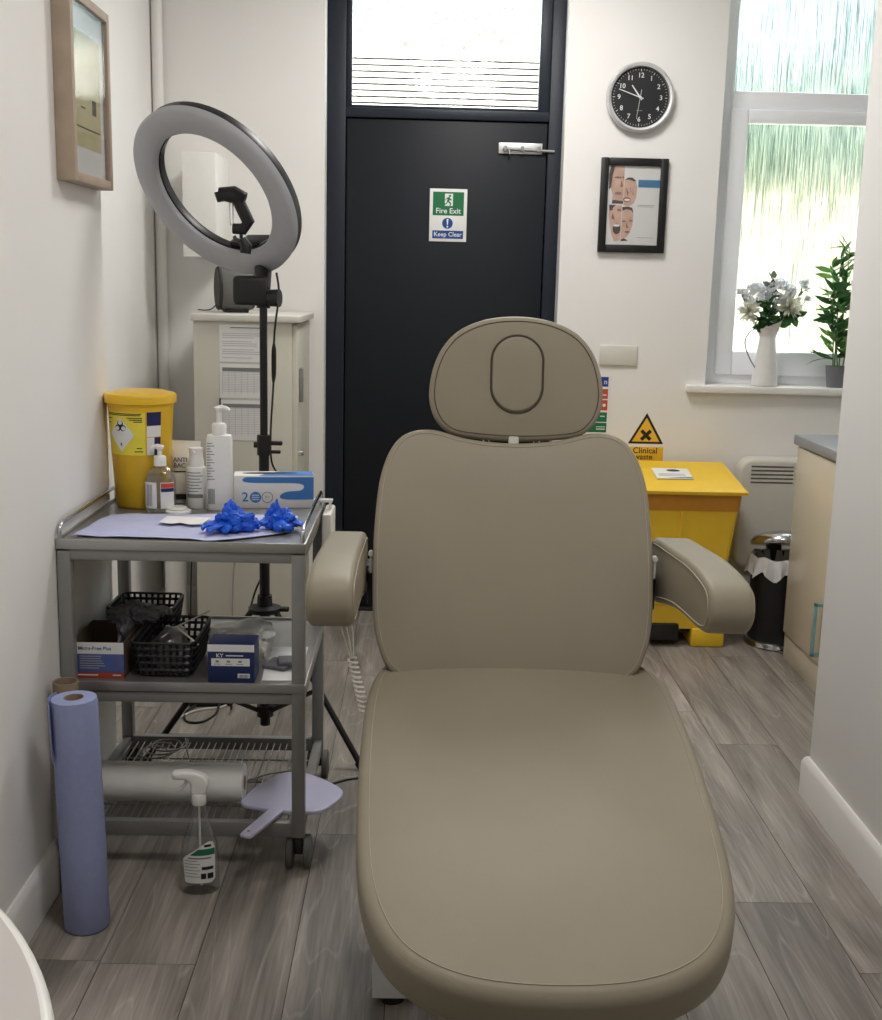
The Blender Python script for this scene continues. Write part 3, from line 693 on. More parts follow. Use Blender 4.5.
# blue paper sheet spread on the tray front
b = MB(); ol = [(-.826, 2.79), (-.822, 2.782), (-.70, 2.775), (-.56, 2.768), (-.49, 2.748), (-.42, 2.79), (-.33, 2.855), (-.322, 2.87), (-.316, 3.02), (-.32, 3.07), (-.34, 3.076), (-.5, 3.072), (-.66, 3.06), (-.79, 3.05), (-.806, 3.04), (-.815, 2.95)]
cx, cy = -.57, 2.92
def sheet(mb, ol, z, amp, nr=7, seed=0, th=.0008):
    P = spl([(x, y) for x, y in ol], 96, True)
    for i in range(len(ol)): pass
    rings = []
    for k in range(nr + 1):
        q = max(.02, k / nr)
        rings.append([Vector((cx_ + (p.x - cx_) * q, cy_ + (p.y - cy_) * q, z + amp * (noise.noise(Vector((p.x * q * 14 + seed, p.y * q * 14, seed))) * .5 + .5) * (q ** 2))) for p in P])
    for r in rings: pass
    low = [[v - Vector((0, 0, th)) for v in r] for r in reversed(rings)]
    return mb.loft(rings + low)
cx_, cy_ = cx, cy
sheet(b, ol, ZT + .001, .007); tag(b.build('couch_paper_sheet', M['sheet'], None, True, 60), 'pale blue paper sheet spread over the front of the trolley top', 'paper sheet')
b = MB(); cx_, cy_ = -.6, 2.95
P = [(-.655, 2.93), (-.62, 2.915), (-.6, 2.93), (-.575, 2.91), (-.545, 2.915), (-.535, 3.0), (-.65, 3.01)]
b.prism(P, 'z', ZT + .0085, ZT + .0095); tag(b.build('white_card', M['paper'], None, False), 'torn white paper piece lying on the blue sheet', 'paper')
t = thing('jar_lid', 'round white screw lid lying in front of the bottles', 'lid', (-.637, 3.086, ZT), 0)
b = MB(); b.lathe([(0, 0), (.033, 0), (.034, .002), (.034, .01), (.031, .012), (0, .012)], seg=32, cap0=False, cap1=False); b.build('lid_rim', M['white'], t)
b = MB(); b.lathe([(0, .0122), (.024, .0122), (.027, .015), (.025, .018), (0, .018)], (-.004, .004, 0), 28, cap0=False, cap1=False); b.build('lid_top', M['white'], t)

def crumple(mb, c, s, seed, amp=.35, sub=4, fr=2.2):
    t = bmesh.new(); bmesh.ops.create_icosphere(t, subdivisions=sub, radius=1)
    for v in t.verts:
        p = v.co.copy(); d = 1 + amp * noise.noise(p * fr + Vector((seed, 0, 0))) + amp * .5 * abs(noise.noise(p * fr * 2.7 + Vector((0, seed, 0)))) - amp * .25 * abs(noise.noise(p * 9 + Vector((seed, seed, 0))))
        q = Vector((p.x * s[0], p.y * s[1], p.z * s[2])) * d
        if q.z < -s[2] * .5: q.z = -s[2] * .5
        v.co = q + Vector((0, 0, s[2] * .5))
    return mb._merge(t, Matrix.Translation(c))
def glove(c, rz, seed, lab, sc, fingers):
    t = thing('disposable_glove', lab, 'glove', c, rz)
    b = MB(); crumple(b, (0, 0, 0), sc, seed, .5, 5, 1.9); crumple(b, (-.012, .008, 0), (sc[0] * .45, sc[1] * .6, sc[2] * 1.35), seed + 3, .45, 4, 2.2)
    b.build('palm', M['nitrile'], t)
    for i, (a, L, w) in enumerate(fingers):
        a = radians(a); d = Vector((cos(a), sin(a), 0)); sd = Vector((-d.y, d.x, 0)); b = MB()
        pts = spl([d * sc[0] * .45 + Vector((0, 0, sc[2] * .55)), d * L * .7 + sd * .006 * (i % 2 * 2 - 1) + Vector((0, 0, w * 1.15)), d * L + sd * .01 + Vector((0, 0, w * .55))], 12); n = len(pts)
        rings = []
        for k, p in enumerate(pts):
            q = w * (1.15 - .25 * k / n) * (1 + .22 * noise.noise(Vector((k * .9, seed, i)))) * (.35 if k == n - 1 else 1)
            rings.append([p + sd * q * cos(u) + Vector((0, 0, max(-p.z + .0008, q * .55 * sin(u) * (1 + .3 * sin(k * 1.7 + u * 2))))) for u in [2 * pi * m_ / 14 for m_ in range(14)]])
        b.loft(rings); b.build('finger', M['nitrile'], t)
glove((-.45, 2.862, ZT + .0085), .25, 1.3, 'crumpled blue nitrile glove beside the torn white paper', (.05, .032, .032), ((178, .085, .013), (200, .082, .012), (160, .07, .012), (225, .055, .012), (20, .058, .014)))
glove((-.345, 2.905, ZT + .0085), .1, 5.1, 'crumpled blue nitrile glove nearest the trolley right rail', (.038, .034, .03), ((205, .068, .012), (255, .06, .012), (285, .066, .012), (-25, .062, .012), (10, .05, .011)))

# ---- things on the middle shelf
ZS = SZ + .0006
t = thing('glove_carton', 'open cardboard glove carton with blue and white front on middle shelf', 'box', (-.773, 2.86, ZS))
w, d, h = .126, .19, .09; b = MB()
b.b2((-w / 2, -d / 2, 0), (w / 2, -d / 2 + .002, h)); b.b2((-w / 2, d / 2 - .002, 0), (w / 2, d / 2, h)); b.b2((-w / 2, -d / 2, 0), (-w / 2 + .002, d / 2, h)); b.b2((w / 2 - .002, -d / 2, 0), (w / 2, d / 2, h)); b.b2((-w / 2, -d / 2, 0), (w / 2, d / 2, .002))
b.build('carton', M['carddark'], t, False)
y = -d / 2 - .0003
b = MB(); b.b2((-w / 2, y, .061), (w / 2, y + .0003, h)); b.build('white_panel', M['paper'], t, False)
b = MB(); b.b2((-w / 2, y, .014), (w / 2, y + .0003, .061)); b.build('blue_panel', M['boxmid'], t, False)
b = MB(); b.b2((-w / 2, y, 0), (w / 2, y + .0003, .0135)); b.build('orange_strip', M['orange'], t, False)
text('lettering', 'Micro-Free Plus', .0125, (-.047, y - .0003, .075), M['boxmid'], t, ax='LEFT')
lines('small_print', -.044, .02, [.055, .049, .043, .037, .031, .025], y - .0001, M['paleink'], t, .002, .3)
b = MB(); b.b2((-.055, y - .0005, .006), (.0, y - .0002, .009)); b.build('strip_print', M['paper'], t, False); b = MB(); b.b2((.035, y - .0005, .006), (.055, y - .0002, .009)); b.build('strip_print', M['paper'], t, False)
b = MB(); crumple(b, (-.738, 2.91, ZS + .055), (.018, .05, .045), 8.3, .4, 4); crumple(b, (-.735, 2.97, ZS + .085), (.06, .05, .03), 2.3, .5, 4, 3)
for k in range(5): b.tube(spl([(-.74, 2.96, ZS + .105), (-.71 + .01 * k, 2.945 + .02 * k, ZS + .118 - .004 * k), (-.672 + .004 * k, 2.95 + .026 * k, ZS + .1 - .005 * k)], 7), [.012, .012, .011, .011, .01, .009, .004], 8)
tag(b.build('grey_gloves', M['greynitrile'], None), 'tangle of grey gloves spilling from the open carton', 'gloves')['kind'] = 'stuff'
def basket(c, w, d, h, lab):
    t = thing('basket', lab, 'basket', c); b = MB()
    def ring(z): f = .86 + .14 * z / h; return [Vector((p[0] * f, p[1] * f, z)) for p in rrect(w, d, .02, 5)]
    b.tube(ring(h), .0035, 8, True); b.build('rim', M['black'], t)
    b = MB()
    for z in (.014, .033, .052, .07): b.tube([p * 1 for p in ring(z)], .0042, 6, True)
    top, bot = ring(h), ring(0)
    P = 0
    def at(r, s):
        L = [(r[(i + 1) % len(r)] - r[i]).length for i in range(len(r))]; s = s * sum(L)
        for i, l in enumerate(L):
            if s <= l: return r[i].lerp(r[(i + 1) % len(r)], s / max(l, 1e-9))
            s -= l
        return r[0]
    n = int((w + d) * 2 / .0175)
    for k in range(n): b.tube([at(bot, k / n), at(top, k / n)], .004, 6)
    b.loft([[p + Vector((0, 0, .001)) for p in bot], [Vector((p.x, p.y, .004)) for p in bot]]); b.build('lattice', M['black'], t)
basket((-.617, 2.885, ZS + .0045), .155, .24, .085, 'black lattice basket at the front of the middle shelf')
basket((-.742, 3.145, ZS + .0045), .175, .17, .085, 'black lattice basket at the rear of the middle shelf')
b = MB(); crumple(b, (-.617, 2.87, ZS + .012), (.045, .062, .056), 11.7, .35, 4, 1.8); tag(b.build('plastic_bag', M['bagplastic'], None), 'clear plastic bag bunched up inside the front basket', 'plastic bag')
b = MB(); crumple(b, (-.735, 3.145, ZS + .012), (.042, .04, .042), 4.7, .35, 4, 1.8); tag(b.build('grey_packet', M['greynitrile'], None), 'grey soft packet lying inside the rear basket', 'packet')
b = MB(); crumple(b, (-.455, 2.985, ZS), (.085, .09, .055), 21.7, .3, 4, 1.5); tag(b.build('plastic_bag', M['bagplastic'], None), 'large clear plastic bag behind the navy carton', 'plastic bag')
b = MB(); b.tube(spl([(-.617, 2.855, ZS + .098), (-.585, 2.9, ZS + .105), (-.54, 2.99, ZS + .11)], 8), .002, 6); b.tube([(-.6, 2.87, ZS + .099), (-.535, 2.8, ZS + .078)], .0022, 6); b.tube([(-.61, 2.86, ZS + .095), (-.63, 2.82, ZS + .088)], .0016, 6)
tag(b.build('plastic_tie', M['offwhite'], None), 'thin white plastic tie lying over the front basket', 'tie')
t = thing('navy_carton', 'small navy carton with white top band on the middle shelf front', 'box', (-.447, 2.79, ZS))
w, d, h = .113, .085, .096; b = MB(); b.b2((-w / 2, -d / 2, 0), (w / 2, d / 2, h), .001); b.build('carton', M['boxnavy'], t)
y = -d / 2 - .0003
b = MB(); b.b2((-w / 2, y, .078), (w / 2, y + .0003, h)); b.build('white_band', M['paper'], t, False)
b = MB(); b.b2((-w / 2 + .009, y, .042), (w / 2 - .011, y + .0003, .061)); b.b2((.016, y, .012), (w / 2 - .011, y + .0003, .023)); pn = b.build('white_panel', M['paper'], t, False)
text('lettering', 'KY', .014, (-.027, y - .0002, .068), M['paper'], t); 
b = MB(); b.b2((-.012, y - .0004, .067), (.03, y, .0695)); b.build('white_print', M['paper'], t, False)
b = MB()
for x in (-.033, -.006, .022): b.b2((x - .004, y - .0005, .051), (x + .004, y - .0002, .056)); b.b2((x - .008, y - .0005, .046), (x + .008, y - .0002, .0475))
for k in range(8): b.b2((.019 + k * .003, y - .0005, .0135), (.0205 + k * .003 + .0004 * (k % 3), y - .0002, .0205))
b.build('panel_print', M['greyink'], t, False)
b = MB(); b.prism([(-.375, 2.765), (-.284, 2.768), (-.287, 3.04), (-.392, 3.035)], 'z', ZS, ZS + .001); tag(b.build('paper_slip', M['paper'], None, False), 'white paper slip under grey squares at the right of the middle shelf', 'paper')
for k, (x, y_, z, lab) in enumerate(((-.345, 2.875, .0012, 'folded grey felt square beneath another on the white slip'), (-.32, 2.872, .0115, 'folded grey felt square on top, overhanging to the right'))):
    b = MB(); R = Matrix.Rotation(-.35 + .5 * k, 3, 'Z')
    b.box((x, y_, ZS + .0065 + z), (.066 if k == 0 else .056, .07 if k == 0 else .056, .01), .004, 3, R); tag(b.build('felt_square', M['greynitrile'], None), lab, 'felt square')

# ---- things on the wire rack
ZR = RZ - .0165
t = thing('bag_roll', 'thick roll of white translucent bags on the wire rack', 'bag roll', (-.62, 2.87, ZR + .053))
b = MB(); rings = []
for k in range(31):
    x = -.185 + .37 * k / 30; q = 1 + .02 * noise.noise(Vector((x * 30, 0, 0)))
    rings.append([Vector((x, .05 * q * (1 + .03 * noise.noise(Vector((x * 20, cos(a) * 2, sin(a) * 2)))) * cos(a), .05 * q * (1 + .03 * noise.noise(Vector((x * 20, cos(a) * 2 + 5, sin(a) * 2)))) * sin(a))) for a in [2 * pi * i / 32 for i in range(32)]])
b.loft(rings); b.build('roll_body', M['wrap'], t)
b = MB(); b.cyl((.185, 0, 0), (.1865, 0, 0), .018); b.build('core', M['card'], t)
mp = [(-.432, 2.80), (-.434, 2.83), (-.41, 2.905), (-.375, 2.965), (-.345, 2.995), (-.315, 3.004), (-.28, 2.99), (-.225, 2.945), (-.188, 2.9), (-.181, 2.872), (-.19, 2.835), (-.215, 2.785), (-.237, 2.764), (-.27, 2.758), (-.32, 2.762), (-.40, 2.782)]
t = thing('hand_mirror', 'pale lilac paddle hand mirror face down on the wire rack', 'hand mirror', (-.31, 2.87, RZ + .0015))
def lm(p): return (p[0] + .31, p[1] - 2.87)
b = MB(); b.cushion([lm(p) for p in [(q.x, q.y) for q in spl(mp, 70, True)]], .011, .004, .001, lambda u, v, w: Vector((u, v, w)), .003); b.build('mirror_back', M['lilac'], t, True, 60)
hp = [(-.345, 2.805), (-.318, 2.79), (-.335, 2.735), (-.378, 2.637), (-.392, 2.627), (-.405, 2.632), (-.408, 2.645), (-.37, 2.745)]
b = MB(); b.cushion([lm(p) for p in [(q.x, q.y) for q in spl(hp, 50, True)]], .011, .004, .001, lambda u, v, w: Vector((u, v, w + .0002)), .003); hd = b.build('handle', M['lilac'], t, True, 60)
b = MB(); b.cyl((lm((-.392, 2.645))[0], lm((-.392, 2.645))[1], .0118), (lm((-.392, 2.645))[0], lm((-.392, 2.645))[1], .0126), .004); b.build('hang_hole', M['greyink'], hd)
b = MB()
pts = [(-.74 + .045 * cos(t_) + .003 * t_, 3.16 + .05 * sin(t_), ZR + .005 + .0035 * t_ / 2) for t_ in [k * .25 for k in range(80)]]
pts += spl([pts[-1], (-.62, 3.1, ZR + .015), (-.55, 2.99, ZR + .006), (-.47, 2.97, ZR + .006), (-.4, 3.03, ZR + .006), (-.33, 3.06, ZR + .006)], 30)[1:]
b.tube(pts, .0025, 6); tag(b.build('coiled_cable', M['greymetal'], None), 'thin grey cable coiled at the back of the wire rack', 'cable')

# ---- things on the floor by the trolley
t = thing('couch_roll', 'tall roll of blue couch paper standing on floor by the left wall', 'paper roll', (-.729, 2.455, 0)); t.rotation_euler = (0, radians(-1.3), 0)
b = MB(); pr = []
b.lathe([(.02, .001), (.046, .0), (.05, .006), (.0505, .2), (.05, .4), (.0505, .53), (.048, .541), (.02, .542)], seg=48, cap0=False, cap1=False); b.build('paper_roll', M['tissue'], t, True, 60)
b = MB(); b.lathe([(.02, .0), (.0215, .0), (.0215, .543), (.02, .543), (.02, 0)], seg=32, cap0=False, cap1=False); b.build('cardboard_core', M['card'], t)
b = MB(); g = []
for i in range(13):
    a = radians(150 + i * 6.5); rr = .0515 + .0075 * (i / 12) ** 2; z0 = .535 - .1 * max(0, 1 - abs(i - 11) / 9.) - .03
    g.append([Vector((rr * cos(a), rr * sin(a), z)) for z in (z0, (z0 + .546) / 2, .546)])
b.loft([[p for p in r] for r in g], False, False, False); b.loft([[p * .995 for p in r] for r in g], False, False, False); b.build('loose_end', M['tissue'], t)
t = thing('cardboard_tube', 'empty brown cardboard tube standing behind the blue couch roll', 'cardboard tube', (-.809, 2.62, 0))
b = MB(); b.lathe([(.0255, 0), (.029, 0), (.029, .52), (.0255, .52), (.0255, 0)], seg=36, cap0=False, cap1=False); b.build('tube_wall', M['card'], t)

t = thing('spray_bottle', 'clear trigger spray bottle with green and white label on the floor', 'spray bottle', (-.505, 2.62, 0), .05)
prof = [(.001, .0), (.04, .0), (.045, .006), (.046, .03), (.045, .1), (.041, .125), (.032, .15), (.024, .175), (.018, .2), (.0135, .225), (.0135, .232)]
b = MB(); b.lathe(prof, seg=36, sx=1, sy=.62, cap1=False); b.build('bottle_body', M['clearbottle'], t)
lp = [(-.036, .04), (-.03, .032), (.03, .032), (.038, .04), (.038, .12), (.034, .135), (.024, .138), (.008, .128), (-.032, .098), (-.037, .09)]
def bf(mb, P, off):
    def Y(x): return -.62 * math.sqrt(max(0, .0462 ** 2 - x * x)) - off
    xs = sorted(set([p[0] for p in P])); 
    # slice the outline into strips so that it hugs the bottle
    def zr(x):
        zs = []
        for i in range(len(P)):
            a, c = P[i], P[(i + 1) % len(P)]
            if min(a[0], c[0]) <= x <= max(a[0], c[0]):
                if abs(a[0] - c[0]) < 1e-9: zs += [a[1], c[1]]
                else: zs.append(a[1] + (c[1] - a[1]) * (x - a[0]) / (c[0] - a[0]))
        return min(zs), max(zs)
    x0, x1 = xs[0], xs[-1]; prev = None
    for i in range(19):
        x = x0 + (x1 - x0) * (i + (1e-4 if i == 0 else -1e-4 if i == 18 else 0)) / 18; a, c = zr(x)
        v = [mb.bm.verts.new((x, Y(x), q)) for q in (a, c)]
        if prev: mb.bm.faces.new((prev[0], v[0], v[1], prev[1]))
        prev = v
    return mb
b = MB(); bf(b, lp, .0008); lb = b.build('bottle_label', M['paper'], t)
b = MB(); bf(b, [(-.02, .103), (.0375, .103), (.0375, .119), (.0, .119)], .0014); b.build('green_band', M['labelgreen'], lb)
b = MB()
for k in range(6): bf(b, [(-.033, .048 + k * .008), (.004 - .006 * (k % 2), .048 + k * .008), (.004 - .006 * (k % 2), .0495 + k * .008), (-.033, .0495 + k * .008)], .0014)
bf(b, [(-.024, .094), (.03, .094), (.03, .0975), (-.024, .0975)], .0014)
b.build('label_print', M['greyink'], lb)
b = MB(); bf(b, [(.008, .066), (.034, .066), (.034, .074), (.008, .074)], .0014); bf(b, [(.006, .043), (.018, .043), (.018, .057), (.006, .057)], .0014); bf(b, [(.021, .043), (.034, .043), (.034, .057), (.021, .057)], .0014); bf(b, [(.014, .124), (.03, .124), (.03, .13), (.014, .13)], .0014); b.build('label_dark_print', M['ink'], lb)
b = MB(); b.tube([(.003, 0, .012), (.001, 0, .12), (0, 0, .235)], .0028, 8); b.build('dip_tube', M['white'], t)
b = MB(); b.lathe([(.0165, .222), (.0175, .224), (.0175, .246), (.016, .249), (0, .249)], seg=28, cap1=False)
sp_ = [(-.06, .302), (-.06, .287), (-.048, .284), (-.03, .283), (-.02, .272), (-.016, .248), (.014, .248), (.022, .262), (.024, .278), (.014, .294), (-.01, .304), (-.04, .306)]
b.cushion([(p.x, p.y) for p in spl(sp_, 50, True)], .026, .008, .001, lambda u, v, w: Vector((u, w - .013, v)), .008); hdm = b.build('trigger_head', M['white'], t, True, 60)
b = MB(); b.tube(spl([(-.028, 0, .283), (-.031, 0, .272), (-.042, 0, .26), (-.05, 0, .253)], 8), [.005, .005, .0045, .004, .004, .0035, .003, .002], 8); b.build('trigger', M['white'], hdm)
# ------------------------------------------------------------------ ring light on tripod
PX, PY = -.467, 3.52
rl = thing('ring_light', 'large tilted ring light with phone clamp on a black tripod behind the trolley', 'ring light', (PX, PY, 0))
b = MB(); b.cyl((0, 0, .07), (0, 0, .95), .0155); b.cyl((0, 0, .9), (0, 0, 1.38), .0115); b.build('pole', M['blackmetal'], rl)
b = MB(); b.cyl((0, 0, .925), (0, 0, .985), .021); b.b2((.012, -.009, .955), (.055, .009, .968), .003); b.b2((.012, -.008, .93), (.05, .008, .94), .003); b.cyl((-.03, 0, .955), (-.015, 0, .955), .009); b.build('height_clamp', M['black'], rl)
b = MB(); b.lathe([(.0, .436), (.05, .438), (.05, .452), (.024, .458), (.022, .49), (0, .49)], seg=24, cap0=False, cap1=False); b.b2((.02, -.012, .44), (.075, .012, .452), .003); b.build('leg_collar', M['black'], rl)
b = MB(); b.cyl((0, 0, .1), (0, 0, .135), .026); b.build('brace_hub', M['black'], rl)
for a, L in ((-30, .36), (207, .38), (92, .36)):
    a = radians(a); d = Vector((cos(a), sin(a), 0)); p0 = d * .045 + Vector((0, 0, .44)); p1 = d * L + Vector((0, 0, .012))
    b = MB(); b.cyl(p0, p1, .0095, seg=12); lg = b.build('leg', M['blackmetal'], rl)
    b = MB(); b.cyl(d * (L - .012) + Vector((0, 0, .024)), d * (L + .008) + Vector((0, 0, .004)), .013, seg=12); b.build('rubber_foot', M['blackrub'], lg)
    q = p0.lerp(p1, .5); b = MB(); b.cyl(d * .02 + Vector((0, 0, .118)), q, .0075, seg=8); b.build('brace', M['blackmetal'], rl)
RC = Vector((-.601 - PX, 3.5 - PY, 1.68))
view = Vector((.597, -3.5, -.245)).normalized(); rt = view.cross(Vector((0, 0, 1))).normalized() * -1; upv = rt.cross(view) * -1
if upv.z < 0: upv = -upv
nrm = (view * .62 + (-rt - upv).normalized() * .785).normalized()
zq = Vector((0, 0, 1)).rotation_difference(nrm).to_matrix().to_4x4()
dn = (Vector((0, 0, -1)) - nrm * Vector((0, 0, -1)).dot(nrm)).normalized()
b = MB(); sec = [(.195, -.006), (.195, .008), (.203, .015), (.233, .018), (.264, .015), (.272, .008), (.272, -.006)]
b.lathe(sec + [sec[0]], RC, 96, False, False, mt=zq); b.build('diffuser_ring', M['ringface'], rl, True, 60)
b = MB(); sec = [(.192, -.008), (.192, -.03), (.202, -.036), (.26, -.036), (.27, -.03), (.27, -.008)]
b.lathe(sec + [sec[0]], RC, 96, False, False, mt=zq); sh = b.build('back_shell', M['black'], rl, True, 60)
mount = RC + dn * .233 - nrm * .03
side = dn.cross(nrm)
def obox(mb, c, ax, d, bev=.004):
    R = Matrix((ax[0], ax[1], ax[2])).transposed(); return mb.box(c, d, bev, 2, R)
b = MB(); obox(b, RC + dn * .19 - nrm * .024, (side, dn, nrm), (.11, .035, .02)); obox(b, mount - nrm * .03, (side, dn, nrm), (.09, .08, .05)); b.build('mount_plate', M['black'], rl)
top = Vector((0, 0, 1.39))
b = MB(); b.box(top + Vector((-.035, -.01, .02)), (.1, .06, .085), .014, 4); b.tube([mount - nrm * .04, (mount - nrm * .05 + top) / 2 + Vector((0, 0, .01)), top + Vector((0, 0, .01))], [.03, .026, .02], 12); b.cyl(top + Vector((0, 0, -.03)), top + Vector((0, 0, .03)), .02); b.build('tilt_head', M['black'], rl)
b = MB(); b.cyl(top + Vector((.015, -.012, 0)), top + Vector((.05, -.02, 0)), .024, .026, 14); b.build('tilt_knob', M['black'], rl)
def W(px, py, dy=0): return Vector((-.597 + (px - 215) * .00297 - PX, 3.49 + dy - PY, 1.695 - (py - 187) * .00297 - (px - 215) * .00007))
b = MB(); b.tube([W(243, 247), W(244, 240), W(240, 233)], [.016, .017, .012], 12); b.tube([W(243, 238), W(234, 234), W(232, 231)], [.007, .006, .005], 8); b.cyl(W(239, 233), W(239, 225), .005); b.build('ball_joint', M['black'], rl)
b = MB()
b.tube([W(231, 224), W(241, 224), W(246, 217), W(239, 203), W(236, 196)], [.015, .018, .019, .018, .018], 10)
b.tube([W(218, 192), W(232, 192), W(243, 196)], [.018, .025, .02], 10); b.tube([W(219, 190), W(221, 199)], [.017, .014], 10); cl = b.build('phone_clamp', M['black'], rl)
b = MB(); b.cyl(W(228, 199), W(229, 221), .0022, seg=8); b.cyl(W(231, 199), W(232, 221), .0022, seg=8); b.build('clamp_rods', M['chrome'], cl)
b = MB(); pts = spl([W(273, 264), W(274, 285, .03), (.028, .03, 1.28), (.026, .028, 1.15), (.02, .0, .99), (.02, .025, .9), (.045, .03, .84), (.03, .03, .75), (.02, .025, .62), (-.03, .02, .5), (-.06, .05, .4), (-.14, .2, .16), (-.15, .28, .02), (-.16, .32, .006)], 90)
b.tube(pts, .0032, 6); b.tube(pts[15:22], [.0035, .007, .0075, .0075, .0075, .007, .0035], 8); b.build('power_cord', M['black'], rl)

# ------------------------------------------------------------------ tall cabinet and what is on it
tc = thing('tall_cabinet', 'cream grey tall cabinet with pinned paper sheets in the back left corner', 'cabinet', (-.665, 4.72, 0))
def cl_(lo, hi): return (lo[0] + .665, lo[1] - 4.72, lo[2]), (hi[0] + .665, hi[1] - 4.72, hi[2])
b = MB(); b.b2(*cl_((-.852, 4.452, 0), (-.486, 4.97, 1.285)), .002); b.build('carcass', M['cabinet'], tc)
b = MB(); b.b2(*cl_((-.486, 4.47, .06), (-.468, 4.966, 1.278)), .002); dr = b.build('door', M['cabinet'], tc)
b = MB(); b.b2(*cl_((-.86, 4.435, 1.285), (-.452, 4.98, 1.31)), .003); b.build('top_board', M['offwhite'], tc)
b = MB(); b.b2(*cl_((-.468, 4.54, .98), (-.452, 4.56, 1.11)), .004); b.b2(*cl_((-.468, 4.57, .98), (-.459, 4.6, 1.11)), .004); b.build('handle', M['greymetal'], dr)
b = MB(); b.cyl(*[Vector((x + .665, 4.56 - 4.72, .78)) for x in (-.469, -.452)], .011); b.build('lock', M['chrome'], dr)
def page(x0, x1, z0, z1, lab, table):
    t = thing('paper_sheet', lab, 'paper', ((x0 + x1) / 2, 4.4512, z0), 0); w = (x1 - x0) / 2; h = z1 - z0
    b = MB(); b.b2((-w, -.0006, 0), (w, 0, h)); b.build('sheet', M['paper'], t, False)
    if table:
        b = MB(); b.b2((-w + .01, -.0011, h - .028), (w - .004, -.0007, h - .014)); b.build('table_header', M['greyink'], t, False)
        b = MB()
        for k in range(12): z = h - .032 - k * (h - .05) / 12; b.b2((-w + .01, -.001, z), (w - .004, -.0007, z + .0009))
        for k in range(8): x = -w + .01 + k * (2 * w - .014) / 7; b.b2((x - .0005, -.001, .015), (x + .0005, -.0007, h - .03))
        b.build('table_grid', M['paleink'], t, False)
    else:
        b = MB(); b.b2((-.05, -.001, h - .012), (.06, -.0007, h - .008)); b.build('heading', M['greyink'], t, False)
        lines('text_lines', -w + .012, w - .01, [h - .024 - k * .0075 for k in range(int((h - .03) / .0075)) if k % 4], -.0007, M['paleink'], t, .0022, .35)
page(-.755, -.575, 1.135, 1.272, 'topmost typed notice on the tall cabinet front', False)
page(-.755, -.575, 1.0, 1.128, 'middle table sheet with grey header on the tall cabinet front', True)
page(-.755, -.575, .84, .992, 'lowest table sheet with dark edge strip on the tall cabinet front', True)
b = MB(); b.b2((-.757, 4.448, .845), (-.752, 4.4515, .998)); tag(b.build('edge_strip', M['ink'], None, False), 'thin dark strip along the left edge of the lowest sheet', 'strip')
t = thing('drum_speaker', 'grey fabric drum shaped speaker with black rims on the tall cabinet', 'speaker', (-.735, 4.72, 1.3105), radians(18))
mt = Matrix.Rotation(pi / 2, 4, 'Y'); zc = Vector((0, 0, .092))
b = MB(); b.lathe([(.078, -.068), (.086, -.05), (.09, 0), (.086, .05), (.078, .064)], zc, 40, mt=mt); b.build('fabric_body', M['tubgrey'], t)
b = MB(); b.lathe([(0, -.074), (.08, -.073), (.085, -.067), (.082, -.06), (.0, -.06)], zc, 40, False, False, mt=mt); b.lathe([(0, .072), (.075, .071), (.081, .064), (.078, .058), (.0, .058)], zc, 40, False, False, mt=mt); b.build('end_rim', M['black'], t)
b = MB(); b.b2((-.045, -.045, 0), (.045, .045, .012), .004); b.build('base', M['black'], t)
b = MB(); b.tube(spl([(-.06, .03, .04), (-.09, .02, .012), (-.11, .06, .005), (-.13, .12, .005)], 16), .0025, 6); b.build('power_cord', M['black'], t)
t = thing('wall_unit', 'plain white box unit fixed high on the back wall behind ring light', 'wall unit', (-.865, 4.85, 1.52))
b = MB(); b.b2((-.065, -.15, 0), (.065, .149, .392), .005); b.build('casing', M['white'], t)
b = MB(); b.b2((-.066, -.156, .0), (.062, -.149, .392), .003); b.build('front_cover', M['white'], t)
t = thing('wall_socket', 'white surface mounted socket box low in the back left corner', 'socket', (-1.0, 4.985, .55))
b = MB(); b.b2((-.043, -.035, 0), (.043, .014, .12), .005); b.build('back_box', M['white'], t)
b = MB(); b.b2((-.04, -.041, .004), (.04, -.034, .116), .004); b.build('face_plate', M['white'], t)
t = thing('power_adapter', 'black power adapter standing on the white pipe boxing', 'adapter', (-.945, 4.6, .6505))
b = MB(); b.b2((-.026, -.022, 0), (.026, .022, .085), .006); b.build('adapter_body', M['black'], t)
b = MB(); b.tube(spl([(.026, 0, .07), (.05, -.01, .06), (.055, -.015, -.1), (.045, -.02, -.4), (.04, -.03, -.645)], 20), .0028, 6); b.build('lead', M['black'], t)
b = MB(); b.tube(spl([(-.80, 4.443, .84), (-.775, 4.435, .74), (-.73, 4.425, .63), (-.685, 4.42, .53), (-.675, 4.41, .46), (-.70, 4.40, .36), (-.70, 4.36, .1), (-.66, 4.28, .006), (-.7, 4.1, .004)], 50), .0035, 6)
tag(b.build('hanging_cable', M['greymetal'], None), 'grey cable hanging down the tall cabinet front behind the trolley', 'cable')
t = thing('power_brick', 'flat black power brick on the floor behind the trolley', 'power brick', (-.70, 3.89, 0), .1)
b = MB(); b.b2((-.075, -.04, 0), (.075, .04, .035), .008); b.build('brick_body', M['black'], t)
b = MB(); b.tube(spl([(.03, -.04, .015), (.02, -.12, .004), (-.02, -.19, .004), (-.07, -.18, .004), (-.08, -.1, .004), (-.05, -.045, .01)], 30), .004, 6); b.build('lead', M['black'], t)
b = MB(); b.tube(spl([(-.62, 3.9, .006), (-.66, 3.84, .004), (-.74, 3.8, .004), (-.8, 3.7, .004)], 20), .004, 6); tag(b.build('floor_lead', M['offwhite'], None), 'white lead on the floor beside the black power brick', 'cable')
